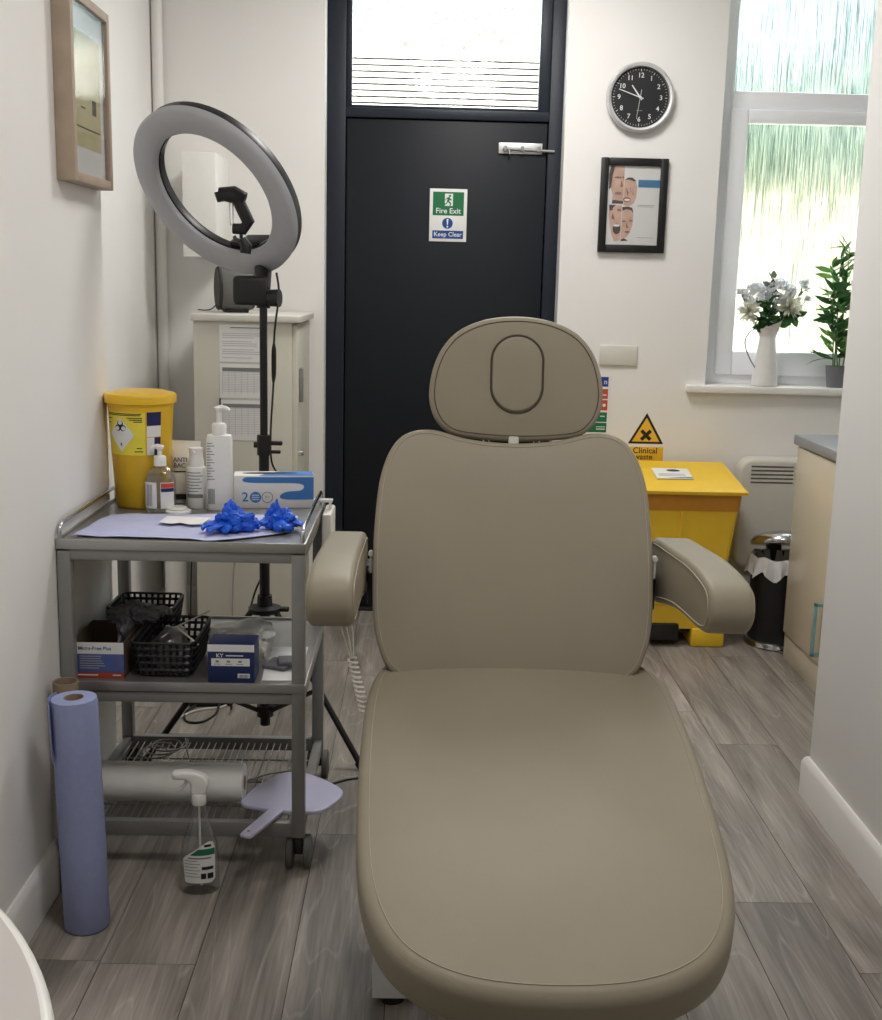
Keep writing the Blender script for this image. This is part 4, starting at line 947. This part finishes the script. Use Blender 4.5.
b = MB(); b.tube(spl([(-.26, 3.2, .004), (-.2, 3.26, .004), (-.12, 3.28, .004), (-.02, 3.26, .004)], 16), .004, 6); tag(b.build('floor_cable', M['black'], None), 'black cable on the floor running from trolley towards the chair', 'cable')

# ------------------------------------------------------------------ picture on the left wall
t = thing('framed_picture', 'pale oak deep framed picture hanging on the left wall', 'picture', (XL, 3.011, 1.66))
hw, hh, dp = .17, .43, .044
b = MB()
for lo, hi in (((-hw, 0), (-hw + .022, hh)), ((hw - .022, 0), (hw, hh)), ((-hw + .0222, 0), (hw - .0222, .022)), ((-hw + .0222, hh - .022), (hw - .0222, hh))):
    b.b2((.0005, lo[0], lo[1]), (dp, hi[0], hi[1]), .0015)
b.build('frame', M['wood'], t)
b = MB(); b.b2((.001, -hw + .02, .02), (dp - .014, hw - .02, hh - .02)); b.build('mount_board', M['paper'], t, False)
b = MB(); b.b2((dp - .014, -.115, .085), (dp - .0135, .115, .35)); ar = b.build('art_print', M['art'], t, False)
b = MB(); b.b2((dp - .0135, .04, .17), (dp - .0131, .075, .205), 0); b.b2((dp - .0135, -.06, .176), (dp - .0131, -.02, .18)); b.b2((dp - .0135, -.1, .13), (dp - .0131, .1, .133)); b.build('art_detail', M['artd'], ar, False)
b = MB(); b.b2((dp - .006, -hw + .02, .02), (dp - .0045, hw - .02, hh - .02)); b.build('glass', M['picglass'], t, False)

# ------------------------------------------------------------------ back wall: clock, picture, signs
ck = thing('wall_clock', 'round black faced clock with aluminium rim on the back wall', 'clock', (.86, YB, 2.197))
RX = Matrix.Rotation(pi / 2, 4, 'X')
b = MB(); b.lathe([(.0, 0), (.12, .0), (.13, .004), (.137, .018), (.136, .03), (.128, .036), (.119, .034), (.117, .022), (.117, .018)], seg=72, cap0=False, cap1=False, mt=RX); b.build('rim', M['alu'], ck)
b = MB(); b.lathe([(0, .019), (.118, .019), (.118, .0192), (0, .0192)], seg=64, cap0=False, cap1=False, mt=RX); b.build('dial', M['dial'], ck)
for k in range(1, 13):
    a = radians(90 - 30 * k); text('numeral', str(k), .026, (.085 * cos(a), -.0196, .085 * sin(a)), M['handw'], ck)
b = MB()
for k in range(60):
    a = radians(6 * k); r0 = .101 if k % 5 == 0 else .105; w = .0011 if k % 5 == 0 else .0006
    d = Vector((cos(a), 0, sin(a))); s_ = Vector((-sin(a), 0, cos(a)))
    b.loft([[d * r0 - s_ * w + Vector((0, y, 0)), d * r0 + s_ * w + Vector((0, y, 0)), d * .111 + s_ * w + Vector((0, y, 0)), d * .111 - s_ * w + Vector((0, y, 0))] for y in (-.0192, -.0197)])
b.build('minute_marks', M['handw'], ck, False)
def hand(name, ang, L, back, w, y):
    a = radians(90 - ang); d = Vector((cos(a), 0, sin(a))); s_ = Vector((-sin(a), 0, cos(a))); b = MB()
    b.loft([[d * -back - s_ * w + Vector((0, q, 0)), d * -back + s_ * w + Vector((0, q, 0)), d * L + s_ * w * .7 + Vector((0, q, 0)), d * L - s_ * w * .7 + Vector((0, q, 0))] for q in (y, y - .001)]); b.build(name, M['handw'], ck, False)
hand('hour_hand', 323, .058, .012, .003, -.022); hand('minute_hand', 289, .092, .014, .0022, -.024); hand('second_hand', 188, .085, .03, .0009, -.026)
b = MB(); b.lathe([(0, .02), (.005, .02), (.005, .028), (0, .028)], seg=16, cap0=False, cap1=False, mt=RX); b.build('hub', M['handw'], ck)
b = MB(); b.b2((-.012, -.0197, -.052), (.012, -.0192, -.049)); b.build('dial_print', M['greyink'], ck, False)

pf = thing('framed_picture', 'black framed leaflet of four face photos hanging below the clock', 'picture', (.8555, YB, 1.585))
hw, hh = .1375, .377; b = MB()
for lo, hi in (((-hw, 0), (-hw + .031, hh)), ((hw - .031, 0), (hw, hh)), ((-hw + .0312, 0), (hw - .0312, .031)), ((-hw + .0312, hh - .031), (hw - .0312, hh))):
    b.b2((lo[0], -.022, lo[1]), (hi[0], -.0005, hi[1]), .003)
b.build('frame', M['blackwood'], pf)
b = MB(); b.b2((-hw + .03, -.012, .03), (hw - .03, -.001, hh - .03)); b.build('leaflet', M['paper'], pf, False)
Y0 = -.0124
def flat(name, polys, m, par, y=Y0):
    b = MB()
    for k, p in enumerate(polys): b.prism(p, 'y', y - .0003, y)
    return b.build(name, m, par, False)
def ell(cx, cz, rx, rz, a0=0, a1=360, n=24): return [(cx + rx * cos(radians(a0 + (a1 - a0) * k / n)), cz + rz * sin(radians(a0 + (a1 - a0) * k / n))) for k in range(n + (a1 - a0 < 360))]
f1 = flat('face_photo', [[(-.095, .345), (-.041, .345), (-.041, .195), (-.088, .195), (-.086, .23), (-.098, .27), (-.1, .31)]], M['skin'], pf)
flat('photo_features', [[(-.098, .345), (-.08, .345), (-.088, .31), (-.094, .26), (-.102, .25), (-.104, .31)], [(-.088, .195), (-.041, .195), (-.041, .206), (-.085, .21)]], M['dkhair'], f1, Y0 - .0004)
flat('photo_shading', [ell(-.066, .299, .016, .004), ell(-.063, .236, .014, .006), [(-.052, .29), (-.044, .262), (-.056, .262)], ell(-.045, .3, .004, .004)], M['skin2'], f1, Y0 - .0004)
f2 = flat('face_photo', [[(-.039, .29), (-.025, .298), (-.01, .298), (.008, .285), (.014, .262), (.012, .225), (.004, .2), (-.015, .186), (-.039, .19)]], M['skin'], pf)
flat('photo_features', [[(-.039, .29), (-.025, .3), (-.008, .3), (.009, .287), (.0, .285), (-.02, .292)]], M['dkhair'], f2, Y0 - .0004)
flat('photo_shading', [ell(-.026, .212, .016, .011), [(-.034, .262), (-.02, .24), (-.024, .225)], [(-.016, .275), (-.012, .24), (-.009, .24)], [(-.004, .27), (-.003, .23), (.0, .23)]], M['skin2'], f2, Y0 - .0004)
flat('photo_teeth', [ell(-.025, .211, .012, .0045)], M['paper'], f2, Y0 - .0008)
f3 = flat('face_photo', [[(-.098, .19), (-.045, .19), (-.045, .05), (-.07, .043), (-.083, .07), (-.092, .115), (-.098, .15)]], M['skin'], pf)
flat('photo_features', [ell(-.063, .094, .016, .021), [(-.098, .19), (-.07, .19), (-.094, .165)]], M['dkhair'], f3, Y0 - .0004)
flat('photo_shading', [ell(-.088, .172, .007, .004), ell(-.056, .17, .009, .005), [(-.082, .16), (-.072, .13), (-.086, .135)]], M['skin2'], f3, Y0 - .0004)
flat('photo_teeth', [ell(-.064, .108, .013, .005)], M['paper'], f3, Y0 - .0008)
f4 = flat('face_photo', [[(-.043, .175), (-.025, .182), (-.005, .178), (.004, .15), (.002, .11), (-.008, .08), (-.022, .06), (-.043, .052)]], M['skin'], pf)
flat('photo_features', [[(-.043, .168), (-.043, .182), (-.02, .185), (-.002, .18), (.004, .158), (-.006, .17), (-.025, .174)], [(-.043, .052), (-.03, .057), (-.012, .048), (-.043, .045)]], M['dkhair'], f4, Y0 - .0004)
flat('photo_shading', [ell(-.034, .125, .008, .004), ell(-.006, .128, .007, .004), ell(-.018, .083, .011, .004), [(-.024, .12), (-.013, .1), (-.024, .098)]], M['skin2'], f4, Y0 - .0004)
flat('blue_bar', [[(.018, .262), (.106, .262), (.106, .292), (.018, .292)]], M['cyanblue'], pf)
flat('text_lines', [[(x0, z), (x1, z), (x1, z + .0022), (x0, z + .0022)] for x0, x1, z in ((.02, .09, .19), (.02, .085, .184), (.02, .09, .06))], M['paleink'], pf)
b = MB(); b.b2((-hw + .03, -.0145, .03), (hw - .03, -.0135, hh - .03)); b.build('glass', M['picglass'], pf, False)

sg = thing('fire_exit_sign', 'green and blue Fire Exit Keep Clear sign on the dark door', 'sign', (.0995, 5.1118, 1.615))
w, h = .157, .216
b = MB(); b.b2((-w / 2, -.003, 0), (w / 2, 0, h), .001); b.build('board', M['paper'], sg)
flat('green_panel', [[(-.065, .107), (.065, .107), (.065, .203), (-.065, .203)]], M['green'], sg, -.0031)
flat('pictogram_door', [[(-.015, .146), (.019, .146), (.019, .196), (-.015, .196)]], M['paper'], sg, -.0035)
flat('running_figure', [ell(.006, .187, .0048, .0048, n=12), [(-.006, .18), (.004, .183), (.008, .176), (.014, .172), (.013, .168), (.005, .171), (.003, .165), (.012, .158), (.01, .147), (.005, .147), (.006, .156), (-.003, .162), (-.007, .153), (-.015, .151), (-.015, .156), (-.009, .157), (-.003, .175), (-.008, .174), (-.011, .168), (-.014, .17)]], M['green'], sg, -.0039)
text('lettering', 'Fire Exit', .031, (0, -.0035, .125), M['paper'], sg)
flat('blue_disc', [ell(-.002, .075, .0225, .0225)], M['blue'], sg, -.0031)
flat('exclamation_mark', [[(-.006, .093), (.002, .093), (0, .069), (-.004, .069)], ell(-.002, .061, .0038, .0038, n=12)], M['paper'], sg, -.0035)
flat('blue_strip', [[(-.065, .012), (.065, .012), (.065, .045), (-.065, .045)]], M['blue'], sg, -.0031)
text('lettering', 'Keep Clear', .0255, (0, -.0035, .029), M['paper'], sg)

cs = thing('clinical_waste_sign', 'yellow warning triangle sign reading Clinical waste above yellow bin', 'sign', (.966, YB - .0003, .71))
def tri(s, cz): return [(-.076 * s, cz - .044 * s), (.076 * s, cz - .044 * s), (0, cz + .088 * s)]
flat('triangle_border', [tri(1, .122)], M['ink'], cs, 0); flat('triangle_face', [tri(.78, .1215)], M['signy'], cs, -.0004)
for a in (45, -45):
    ca, sa = cos(radians(a)), sin(radians(a)); flat('cross_bar', [[(ca * u - sa * v, .115 + sa * u + ca * v) for u, v in ((-.028, -.0075), (.028, -.0075), (.028, .0075), (-.028, .0075))]], M['ink'], cs, -.0008 - .0003 * (a > 0))
flat('text_panel', [[(-.075, .0), (.078, .0), (.078, .064), (-.075, .064)]], M['signy'], cs, 0)
text('lettering', 'Clinical', .036, (0, -.0004, .048), M['ink'], cs); text('lettering', 'waste', .034, (-.006, -.0004, .021), M['ink'], cs)

po = thing('safety_sign', 'colour blocked safety notice on the wall beside the headrest', 'sign', (.70, YB - .0003, .825))
b = MB(); b.b2((-.1, -.0015, 0), (.107, 0, .252)); b.build('sheet', M['paper'], po, False)
for nm, z0, z1, m in (('blue_block', .203, .244, 'blue'), ('red_block', .151, .193, 'red'), ('red_block', .102, .146, 'red'), ('green_block', .053, .094, 'green'), ('green_block', .008, .049, 'green')):
    flat(nm, [[(-.09, z0), (.094, z0), (.094, z1), (-.09, z1)]], M[m], po, -.0016)
text('lettering', 'n', .03, (.082, -.002, .223), M['paper'], po)
flat('white_print', [ell(.08, .124, .007, .007, n=12), [(.065, .075), (.085, .075), (.085, .079), (.065, .079)], [(.05, .02), (.088, .02), (.088, .024), (.05, .024)], [(.05, .03), (.088, .03), (.088, .033), (.05, .033)], [(.072, .165), (.088, .165), (.088, .17), (.072, .17)]], M['paper'], po, -.0021)
t = thing('blank_plate', 'white double blanking plate on the back wall right of the headrest', 'socket plate', (.83, YB, 1.119))
b = MB(); b.b2((-.08, -.011, 0), (.08, -.0003, .084), .004); b.build('plate', M['offwhite'], t)
b = MB()
for x in (-.06, .06): b.cyl((x, -.0105, .042), (x, -.0118, .042), .0035, seg=12)
b.build('screw', M['offwhite'], t)

# ------------------------------------------------------------------ yellow clinical bin
yb = thing('clinical_waste_bin', 'large yellow pedal bin for clinical waste against the back wall', 'bin', (1.02, 4.79, 0))
def rr3(w, d, r, z, cy=0): return [Vector((p[0], p[1] + cy, z)) for p in rrect(w, d, r, 5)]
b = MB(); b.loft([rr3(.42, .29, .02, .075), rr3(.45, .30, .02, .2), rr3(.53, .335, .02, .57), rr3(.54, .345, .02, .64)]); b.build('bin_body', M['yellow'], yb)
b = MB(); b.loft([rr3(.47, .33, .015, .185), rr3(.475, .335, .015, .205)]); b.build('ledge', M['yellow'], yb)
b = MB(); b.loft([rr3(.538, .341, .02, .572), rr3(.55, .351, .02, .638)]); b.build('amber_band', M['brown'], yb)
b = MB()
b.loft([[Vector((x, y, z)) for x, y, z in ((-.285, -.2, .642), (.285, -.2, .642), (.275, .17, .7), (-.275, .17, .7))], [Vector((x, y, z)) for x, y, z in ((-.29, -.203, .655), (.29, -.203, .655), (.278, .172, .712), (-.278, .172, .712))], [Vector((x, y, z)) for x, y, z in ((-.28, -.193, .662), (.28, -.193, .662), (.27, .165, .722), (-.27, .165, .722))]])
b.build('lid', M['yellow'], yb)
b = MB()
for x in (-.13, .03): 
    b.prism([(-.16, .2), (-.156, .2), (-.178, .57), (-.186, .57)], 'x', x, x + .008)
b.build('rib', M['yellow'], yb)
for x0, x1 in ((.11, .245), (-.245, -.11)):
    b = MB(); b.b2((x0, -.155, 0), (x1, .14, .078), .008); b.build('foot', M['yellow'], yb)
b = MB(); b.b2((-.06, -.165, .028), (.055, -.1, .098), .008); b.b2((-.015, -.1, .05), (.015, .1, .07)); b.b2((.055, -.13, .055), (.105, -.11, .075), .003); b.build('pedal', M['black'], yb)
t = thing('leaflet', 'white leaflet with dark emblem lying on the yellow bin lid', 'leaflet', (1.04, 4.775, .6965), 0)
sl = Matrix.Rotation(math.atan(.06 / .358), 3, 'X')
b = MB(); b.box((0, 0, 0), (.15, .13, .004), .001, 1, sl); b.build('pages', M['paper'], t)
b = MB(); b.loft([[sl @ Vector((p[0], p[1], z)) for p in ell(.01, .035, .028, .014)] for z in (.0021, .0026)]); b.build('emblem', M['dial'], t, False)
b = MB(); b.loft([[sl @ Vector(p + (z,)) for p in ((-.03, -.06), (.072, -.06), (.072, -.045), (.02, -.05))] for z in (.0021, .0026)]); b.build('blue_strip', M['cyanblue'], t, False)
b = MB()
for k in range(3): b.loft([[sl @ Vector(p + (z,)) for p in ((-.06, -.01 - k * .012), (.05, -.01 - k * .012), (.05, -.008 - k * .012), (-.06, -.008 - k * .012))] for z in (.0021, .0026)])
b.build('text_lines', M['greyink'], t, False)

# ------------------------------------------------------------------ heater, pedal bin, base unit
ht = thing('panel_heater', 'white slotted panel heater on the back wall below the window', 'heater', (1.67, YB, .27))
b = MB(); o = [(q[0], q[1] + .24) for q in rrect(.63, .478, .06, 8)]
b.cushion(o, .075, .02, .0, lambda u, v, w: Vector((u, -.012 - w, v)), .01); b.build('heater_panel', M['offwhite'], ht)
b = MB()
for x0, x1 in ((-.265, -.085), (-.045, .135), (.175, .27)):
    for k in range(5): z = .372 + k * .017; b.b2((x0, -.0885, z), (x1, -.0866, z + .0065), .0008)
b.build('grille_slots', M['tubgrey'], ht)
b = MB()
for x in (-.2, .2): b.b2((x - .02, -.06, -.27), (x + .02, -.03, .02), .003)
b.build('foot', M['offwhite'], ht)
pb = thing('pedal_bin', 'black round pedal bin with chrome lid and white liner by heater', 'bin', (1.505, 4.715, 0))
b = MB(); b.lathe([(0, 0), (.128, 0), (.133, .006), (.13, .022), (.12, .03)], seg=48, cap0=False); b.build('base_ring', M['chrome'], pb)
b = MB(); b.lathe([(.118, .025), (.121, .03), (.123, .37), (.118, .37), (.115, .05), (0, .05)], seg=48, cap0=False, cap1=False); b.build('bin_body', M['black'], pb)
b = MB(); rings = []
for r, z, a in ((.112, .26, 0), (.117, .372, .002), (.125, .378, .003), (.132, .36, .006), (.136, .33, .008), (.14, .305, .012)):
    rings.append([Vector(((r + a * sin(i * 1.7)) * cos(2 * pi * i / 60), (r + a * sin(i * 1.7)) * sin(2 * pi * i / 60), z + a * 1.6 * sin(i * .9))) for i in range(60)])
b.loft(rings, False, False); b.build('bag_liner', M['liner'], pb)
lt = Matrix.Rotation(radians(-16), 4, 'X'); hg = Vector((0, .125, .385))
b = MB()
for prof in ([(0, .0), (.128, .0), (.131, .006), (.129, .02), (.115, .036), (.08, .05), (.03, .057), (0, .058)],):
    b.lathe(prof, hg + lt @ Vector((0, -.125, 0)) * 1, 48, False, False, mt=lt)
b.build('lid', M['chrome'], pb)
b = MB(); b.b2((-.03, .115, .3), (.03, .145, .4), .005); b.build('hinge', M['black'], pb)
b = MB(); b.b2((-.03, -.17, .008), (.03, -.12, .016), .003); b.build('pedal', M['chrome'], pb)

bc = thing('base_unit', 'cream gloss base unit with teal bar handles beyond the right wall', 'cabinet', (1.775, 3.94, 0))
def bl(lo, hi): return (lo[0] - 1.76, lo[1] - 3.94, lo[2]), (hi[0] - 1.76, hi[1] - 3.94, hi[2])
b = MB(); b.b2(*bl((1.468, 3.36, .0), (2.06, 4.51, .86))); b.build('carcass', M['cream'], bc, False)
b = MB(); b.b2(*bl((1.458, 3.36, 0), (1.468, 4.512, .108)), .001); b.build('plinth', M['cream'], bc)
for y0, y1, hz0, hz1, hy in ((4.02, 4.512, .145, .345, 4.085), (3.525, 4.015, .35, .51, 3.955)):
    b = MB(); b.b2(*bl((1.45, y0, .112), (1.468, y1, .855)), .002); dr = b.build('door', M['cream'], bc)
    b = MB(); b.b2(*bl((1.418, hy - .009, hz0), (1.428, hy + .009, hz1)), .002)
    for z in (hz0, hz1 - .012): b.b2(*bl((1.418, hy - .009, z), (1.45, hy + .009, z + .012)), .002)
    b.build('handle', M['teal'], dr)
b = MB(); b.b2((1.457, 3.34, .8605), (2.095, 4.545, .899), .003); tag(b.build('worktop', M['worktop'], None), 'grey speckled worktop lying on the cream base unit', 'worktop')

# ------------------------------------------------------------------ things on the window sill
ZW = WZ0 + .0006
jg = thing('jug', 'tall white enamel jug with wire handle on the window sill', 'jug', (1.462, 5.022, ZW))
b = MB(); rings = []
for r, z, t_ in ((.05, 0, 0), (.0555, .002, 0), (.0555, .006, 0), (.034, .2, 0), (.036, .212, 0), (.05, .255, .022), (.0515, .258, .023), (.048, .254, .021), (.034, .214, 0), (.03, .19, 0)):
    rings.append([Vector((r * cos(a) * (1.14 if t_ and cos(a) > 0 else 1), r * sin(a), z + t_ * cos(a))) for a in [2 * pi * k / 40 for k in range(40)]])
b.loft(rings); b.build('jug_body', M['enamel'], jg)
b = MB(); b.tube(spl([(-.034, -.006, .235), (-.07, -.02, .235), (-.098, -.025, .2), (-.095, -.022, .16), (-.07, -.014, .11), (-.044, -.008, .075)], 24), .0028, 8); b.build('handle', M['greymetal'], jg)
def petal_mb(b, c, d, L, w, curl=.3):
    d = d.normalized(); u = d.orthogonal().normalized(); u = (Matrix.Rotation(rnd.uniform(0, 2 * pi), 3, d) @ u); n = d.cross(u)
    g = []
    for k in range(5):
        t = k / 4; p = c + d * L * t + n * curl * L * t * t; ww = w * sin(pi * min(.96, t * .85 + .12))
        g.append([b.bm.verts.new(p - u * ww + n * ww * .3), b.bm.verts.new(p), b.bm.verts.new(p + u * ww + n * ww * .3)])
    for a, c_ in zip(g, g[1:]):
        b.bm.faces.new((a[0], a[1], c_[1], c_[0])); b.bm.faces.new((a[1], a[2], c_[2], c_[1]))
def rdir(up=0):
    v = Vector((rnd.gauss(0, 1), rnd.gauss(0, 1), rnd.gauss(0, 1) + up)); return v.normalized()
JM = Vector((1.462, 5.022, ZW + .2))
def bloom(x, y, z, r, kind, lab):
    h = Vector((1.462 + x, 5.018 + y, ZW + z))
    t = thing('artificial_flower', lab, 'flower', h)
    b = MB()
    if kind == 'spiky':
        for _ in range(70): petal_mb(b, Vector((0, 0, 0)), rdir(.25) + Vector((0, -.3, 0)), r * rnd.uniform(.7, 1.05), r * .14, .2)
    elif kind == 'cluster':
        for _ in range(110):
            d = rdir(.2); c = Vector((d.x * r, d.y * r * .8, d.z * r * .75))
            for k in range(4): petal_mb(b, c, (d * .6 + rdir() * .9), r * .32, r * .17, .2)
    else:
        for _ in range(26): petal_mb(b, Vector((0, 0, -r * .3)), rdir(1.2), r * rnd.uniform(.8, 1.2), r * .45, .35)
    b.build('petals', M['petal' if kind == 'spiky' else 'petalb'], t)
    b = MB(); e = Vector((JM.x + x * .12, JM.y + y * .1, JM.z + .01)) - h
    b.tube(spl([(0, 0, 0), e * .5 + Vector((x * .15, 0, .012)), e], 8), .0017, 6); b.build('stem', M['sage'], t)
bloom(.075, -.02, .335, .07, 'spiky', 'white spiky bloom low on the right of the jug bouquet')
bloom(-.09, -.015, .31, .06, 'spiky', 'cream spiky bloom hanging over the left side of the jug')
bloom(.035, .0, .395, .056, 'cluster', 'pale grey hydrangea at the top centre of the jug bouquet')
bloom(-.06, .0, .38, .05, 'cluster', 'pale grey hydrangea at the upper left of the jug bouquet')
bloom(.135, -.01, .435, .026, 'round', 'small round pale flower highest on the right of the bouquet')
bloom(-.125, -.005, .39, .022, 'round', 'small round pale flower at the far left of the bouquet')
bloom(.155, .005, .37, .02, 'round', 'small pale flower at the far right edge of the bouquet')
def sprig(x, y, z, n, L, m, lab, sp=.05):
    t = thing('leaf_sprig', lab, 'greenery', JM); tip = Vector((x, y, z - .2)); b = MB(); pts = spl([(x * .1, y * .1, .01), tip * .5 + Vector((0, 0, .02)), tip], 14)
    b.tube(pts, .0016, 6); b.build('stem', M['sage'], t); b = MB()
    for k in range(n):
        p = pts[4 + k * 10 // n]; petal_mb(b, p, rdir(.1) + tip.normalized() * .4, L * rnd.uniform(.7, 1.1), L * .3, .25)
    b.build('leaves', M[m], t)
sprig(.0, -.025, .45, 16, .045, 'sage', 'grey green sprig rising highest at the centre of the bouquet')
sprig(-.02, -.05, .34, 22, .055, 'leaf', 'dark green leaves filling the middle of the jug bouquet')
sprig(.11, -.03, .30, 20, .05, 'leaf', 'dark green leaves drooping over the jug right side')
sprig(-.06, -.03, .28, 16, .045, 'leaf', 'dark green leaves drooping over the jug left side')
sprig(.15, .0, .41, 16, .032, 'sage', 'thin dusty sprig leaning to the right of the bouquet')
pt = thing('potted_plant', 'small bamboo like green plant in grey pot on the sill', 'plant', (1.768, 5.022, ZW))
b = MB(); b.lathe([(0, 0), (.036, 0), (.046, .086), (.047, .09), (.043, .09), (.042, .08), (0, .08)], seg=36, cap0=False, cap1=False); b.build('pot', M['pot'], pt)
b = MB(); b.lathe([(0, .081), (.041, .081), (.041, .083), (0, .084)], seg=24, cap0=False, cap1=False); b.build('soil', M['soil'], pt)
lv = [MB(), MB()]
for sx, sy, H, tl in ((-.016, 0, .42, -.04), (.012, .008, .5, .0), (.0, -.012, .3, -.06), (.022, -.006, .38, .06), (-.006, .012, .46, -.015)):
    pts = spl([(sx, sy, .08), (sx + tl * .4, sy, .08 + H * .5), (sx + tl, sy - .01, .08 + H)], 16)
    b = MB(); b.tube(pts, [.0028] * 10 + [.002] * 6, 6); b.build('stem', M['leaf2'], pt)
    for k in range(26):
        p = pts[3 + k * 13 // 26]; d = Vector((rnd.uniform(-1, .9), rnd.uniform(-.8, .2), rnd.uniform(-.15, .8)))
        petal_mb(lv[rnd.random() < .35], p, d, rnd.uniform(.065, .105), .0115, rnd.uniform(-.25, .25))
for d, L in (((-1, -.1, .25), .12), ((-.9, -.3, .12), .13), ((-.8, -.2, .4), .11)): 
    petal_mb(lv[0], Vector((-.02, 0, .12)), Vector(d), L, .008, -.3)
lv[0].build('leaves', M['leaf'], pt); lv[1].build('pale_leaves', M['leaf2'], pt)

# ------------------------------------------------------------------ rounded desk corner by the camera
dk = thing('desk', 'white desk with rounded end at the left edge of the photo', 'desk', (-.6, .6, 0))
c0 = Vector((-.998, .81)); R = .681; ol = []
for k in range(25):
    a = radians(76.2 - k * 76.2 / 24); ol.append((c0.x + R * cos(a) + .6, c0.y + R * sin(a) - .6))
ol += [(-.317 + .6, -.9), (-.836 + .6, -.9)]
b = MB(); b.prism(ol, 'z', .702, .73)
bmesh.ops.bevel(b.bm, geom=[e for e in b.bm.edges if abs(e.verts[0].co.z - e.verts[1].co.z) < 1e-5], offset=.005, segments=3, profile=.5, affect='EDGES')
b.build('desk_top', M['desktop'], dk)
b = MB(); b.tube([(x, y, .7165) for x, y in ol], .0132, 10, True); b.build('edge_highlight', M['white'], dk)  # white tube paints in the bright highlight along the rounded edge
for x, y in ((-.15, .62), (.2, .3), (-.15, -.8), (.2, -.8)):
    b = MB(); b.cyl((x, y, 0), (x, y, .705), .02); b.build('leg', M['whitemetal'], dk)

# ------------------------------------------------------------------ world, camera, view
w = bpy.data.worlds.new('sky'); SC.world = w; w.use_nodes = True
bg = w.node_tree.nodes['Background']; bg.inputs['Color'].default_value = (.93, .955, 1, 1); bg.inputs['Strength'].default_value = 8.5
cam = bpy.data.cameras.new('camera'); co = bpy.data.objects.new('camera', cam); C.objects.link(co); SC.camera = co
cam.sensor_fit = 'HORIZONTAL'; cam.sensor_width = 36; cam.lens = 1180 / 882 * 36; cam.clip_start = .05
p, y, r = radians(10.97), radians(1.12), radians(1.40)
fwd = Vector((sin(y) * cos(p), cos(y) * cos(p), -sin(p))); rg = Vector((cos(y), -sin(y), 0)); up = rg.cross(fwd)
r2 = rg * cos(r) + up * sin(r); u2 = -rg * sin(r) + up * cos(r)
co.matrix_world = Matrix.Translation((0, 0, 1.45)) @ Matrix((r2, u2, -fwd)).transposed().to_4x4()
SC.view_settings.view_transform = 'Standard'; SC.view_settings.look = 'None'; SC.view_settings.gamma = 1; SC.view_settings.use_curve_mapping = False
SC.view_settings.exposure = .62
SC.cycles.max_bounces = 10; SC.cycles.diffuse_bounces = 5; SC.cycles.glossy_bounces = 4; SC.cycles.transmission_bounces = 8; SC.cycles.transparent_max_bounces = 24
SC.cycles.caustics_reflective = False; SC.cycles.sample_clamp_indirect = 6
